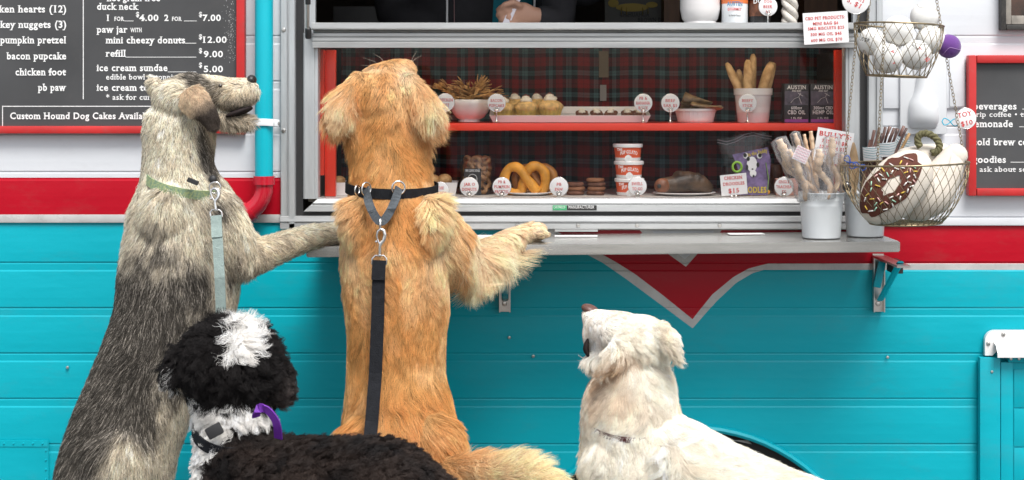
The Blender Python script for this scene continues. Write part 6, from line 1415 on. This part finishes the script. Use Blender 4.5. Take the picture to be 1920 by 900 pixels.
zlimb(mb, [(x0+.28, 1.66, yp-.02, .04, .04), (x0+.32, 1.60, yp-.14, .038, .038), (x0+.24, 1.585, yp-.24, .034, .034), (hc_.x+.10, hc_.z-.004, .42, .026, .026), (hc_.x+.05, hc_.z-.002, .37, .026, .022)])
# other hand resting lower
h2 = P(915, 75, .60); zlimb(mb, [(h2.x-.05, h2.z-.02, .66, .028, .025), (h2.x, h2.z-.02, .62, .038, .018), (h2.x+.03, h2.z-.02, .60, .034, .014)], 16, 4)
for i in range(4): b = Vector((h2.x+.035, .60, h2.z-.02+.024-.016*i)); mb.tube([b, b+Vector((.03, -.008, 0)), b+Vector((.05, -.002, -.006))], [.009, .0085, .007], 8)
bp_ = lump(mb, 'body', pw, SKN, .0045, 3)
mb = MB(); 
for s in (-1, 1): zlimb(mb, [(x0+s*.10, 1.22, yp, .10, .11), (x0+s*.10, .85, yp, .08, .085), (x0+s*.11, .42, yp, .06, .065), (x0+s*.11, .385, yp-.06, .05, .05)])
lump(mb, 'trousers', pw, mat('dark_trousers', (.02, .022, .03), .8, var=.2), .014, 4)
mb = MB(); zlimb(mb, [(x0, 1.22, yp, .185, .13), (x0, 1.40, yp, .185, .13), (x0, 1.60, yp, .20, .135), (x0, 1.78, yp+.01, .21, .12), (x0, 1.86, yp+.01, .13, .10), (x0, 1.90, yp+.01, .08, .08)])
lump(mb, 'shirt', pw, mat('teal_shirt', (.0, .13, .17), .8, var=.15, nscale=30), .012, 4)
mb = MB(); O_ = {-1: (-.07, .165), 1: (.215, .075)}
for s in (-1, 1):
    zlimb(mb, [(x0+O_[s][0], 1.20, yp, O_[s][1], .165), (x0+O_[s][0], 1.45, yp, O_[s][1], .165), (x0+O_[s][0], 1.66, yp, O_[s][1], .165), (x0+s*.13, 1.80, yp+.01, .10, .13)])
zlimb(mb, [(x0-.19, 1.80, yp+.01, .085, .085), (x0-.26, 1.66, yp, .07, .075), (x0-.27, 1.52, yp-.03, .062, .065), (x0-.19, 1.47, yp-.10, .055, .055), (h2.x-.05, h2.z-.02, .67, .042, .042)])
zlimb(mb, [(x0+.19, 1.80, yp+.01, .085, .085), (x0+.30, 1.68, yp-.04, .07, .075), (x0+.32, 1.60, yp-.14, .066, .066), (x0+.24, 1.585, yp-.24, .058, .055), (hc_.x+.10, hc_.z-.004, .42, .045, .042), (hc_.x+.055, hc_.z-.002, .375, .036, .034)])
zlimb(mb, [(x0-.10, 1.88, yp+.05, .06, .07), (x0, 1.90, yp+.09, .08, .06), (x0+.10, 1.88, yp+.05, .06, .07)])
hd = lump(mb, 'hoodie', pw, HOOD, .010, 4)
mb = MB(); hy = yp-.172
for px in (838, 1003): mb.tube([P(px, -90, hy), P(px+.5, -20, hy-.003), P(px, 60, hy)], .0030, 8)
mb2 = MB(); mb2.tube([P(838, -90, hy), P(838.5, -20, hy-.004), P(838, 62, hy)], .0032, 8); mb2.build('drawstring', PAPER, hd, smooth=True)
mb2 = MB(); mb2.tube([P(1003, -90, hy), P(1002.5, -20, hy-.004), P(1002, 50, hy)], .0032, 8); mb2.build('drawstring', PAPER, hd, smooth=True)
mb2 = MB(); mb2.tube([P(851, -90, hy+.004), P(852, 62, hy+.004)], .0014, 6); mb2.build('zip', mat('dull_pink_zip', (.28, .16, .16), .5), hd, smooth=True)
mb = MB(); mb.ell((x0, yp-.015, 2.15), .088, .105, .09, 20); mb.build('hair', mat('brown_hair', (.05, .028, .015), .6, var=.3, bump=.8), pw, smooth='all')
mb = MB(); 
for s in (-1, 1): mb.ell((x0+s*.032, yp-.126, 2.115), .011, .008, .008, 10)
mb.build('eyes', EYE, pw, smooth='all', kind='stuff'); mb = MB(); mb.ell((x0, yp-.130, 2.045), .022, .006, .006, 12); mb.build('mouth', TONGUE, pw, smooth='all')
mb = MB(); a = P(944, 45, .315); b = P(972, -22, .32)
mb.add([a+Vector((-.004, 0, 0)), a+Vector((.018, 0, .0)), b+Vector((.02, .01, 0)), b+Vector((-.002, .01, 0))], [(0, 1, 2, 3)]); o = mb.build('paper_slip', mat('striped_slip', (.74, .70, .76), .6)); m_ = o.modifiers.new('t', 'SOLIDIFY'); m_.thickness = .0006
tag(o, 'slip of pale paper held between the fingers of the worker', 'paper')
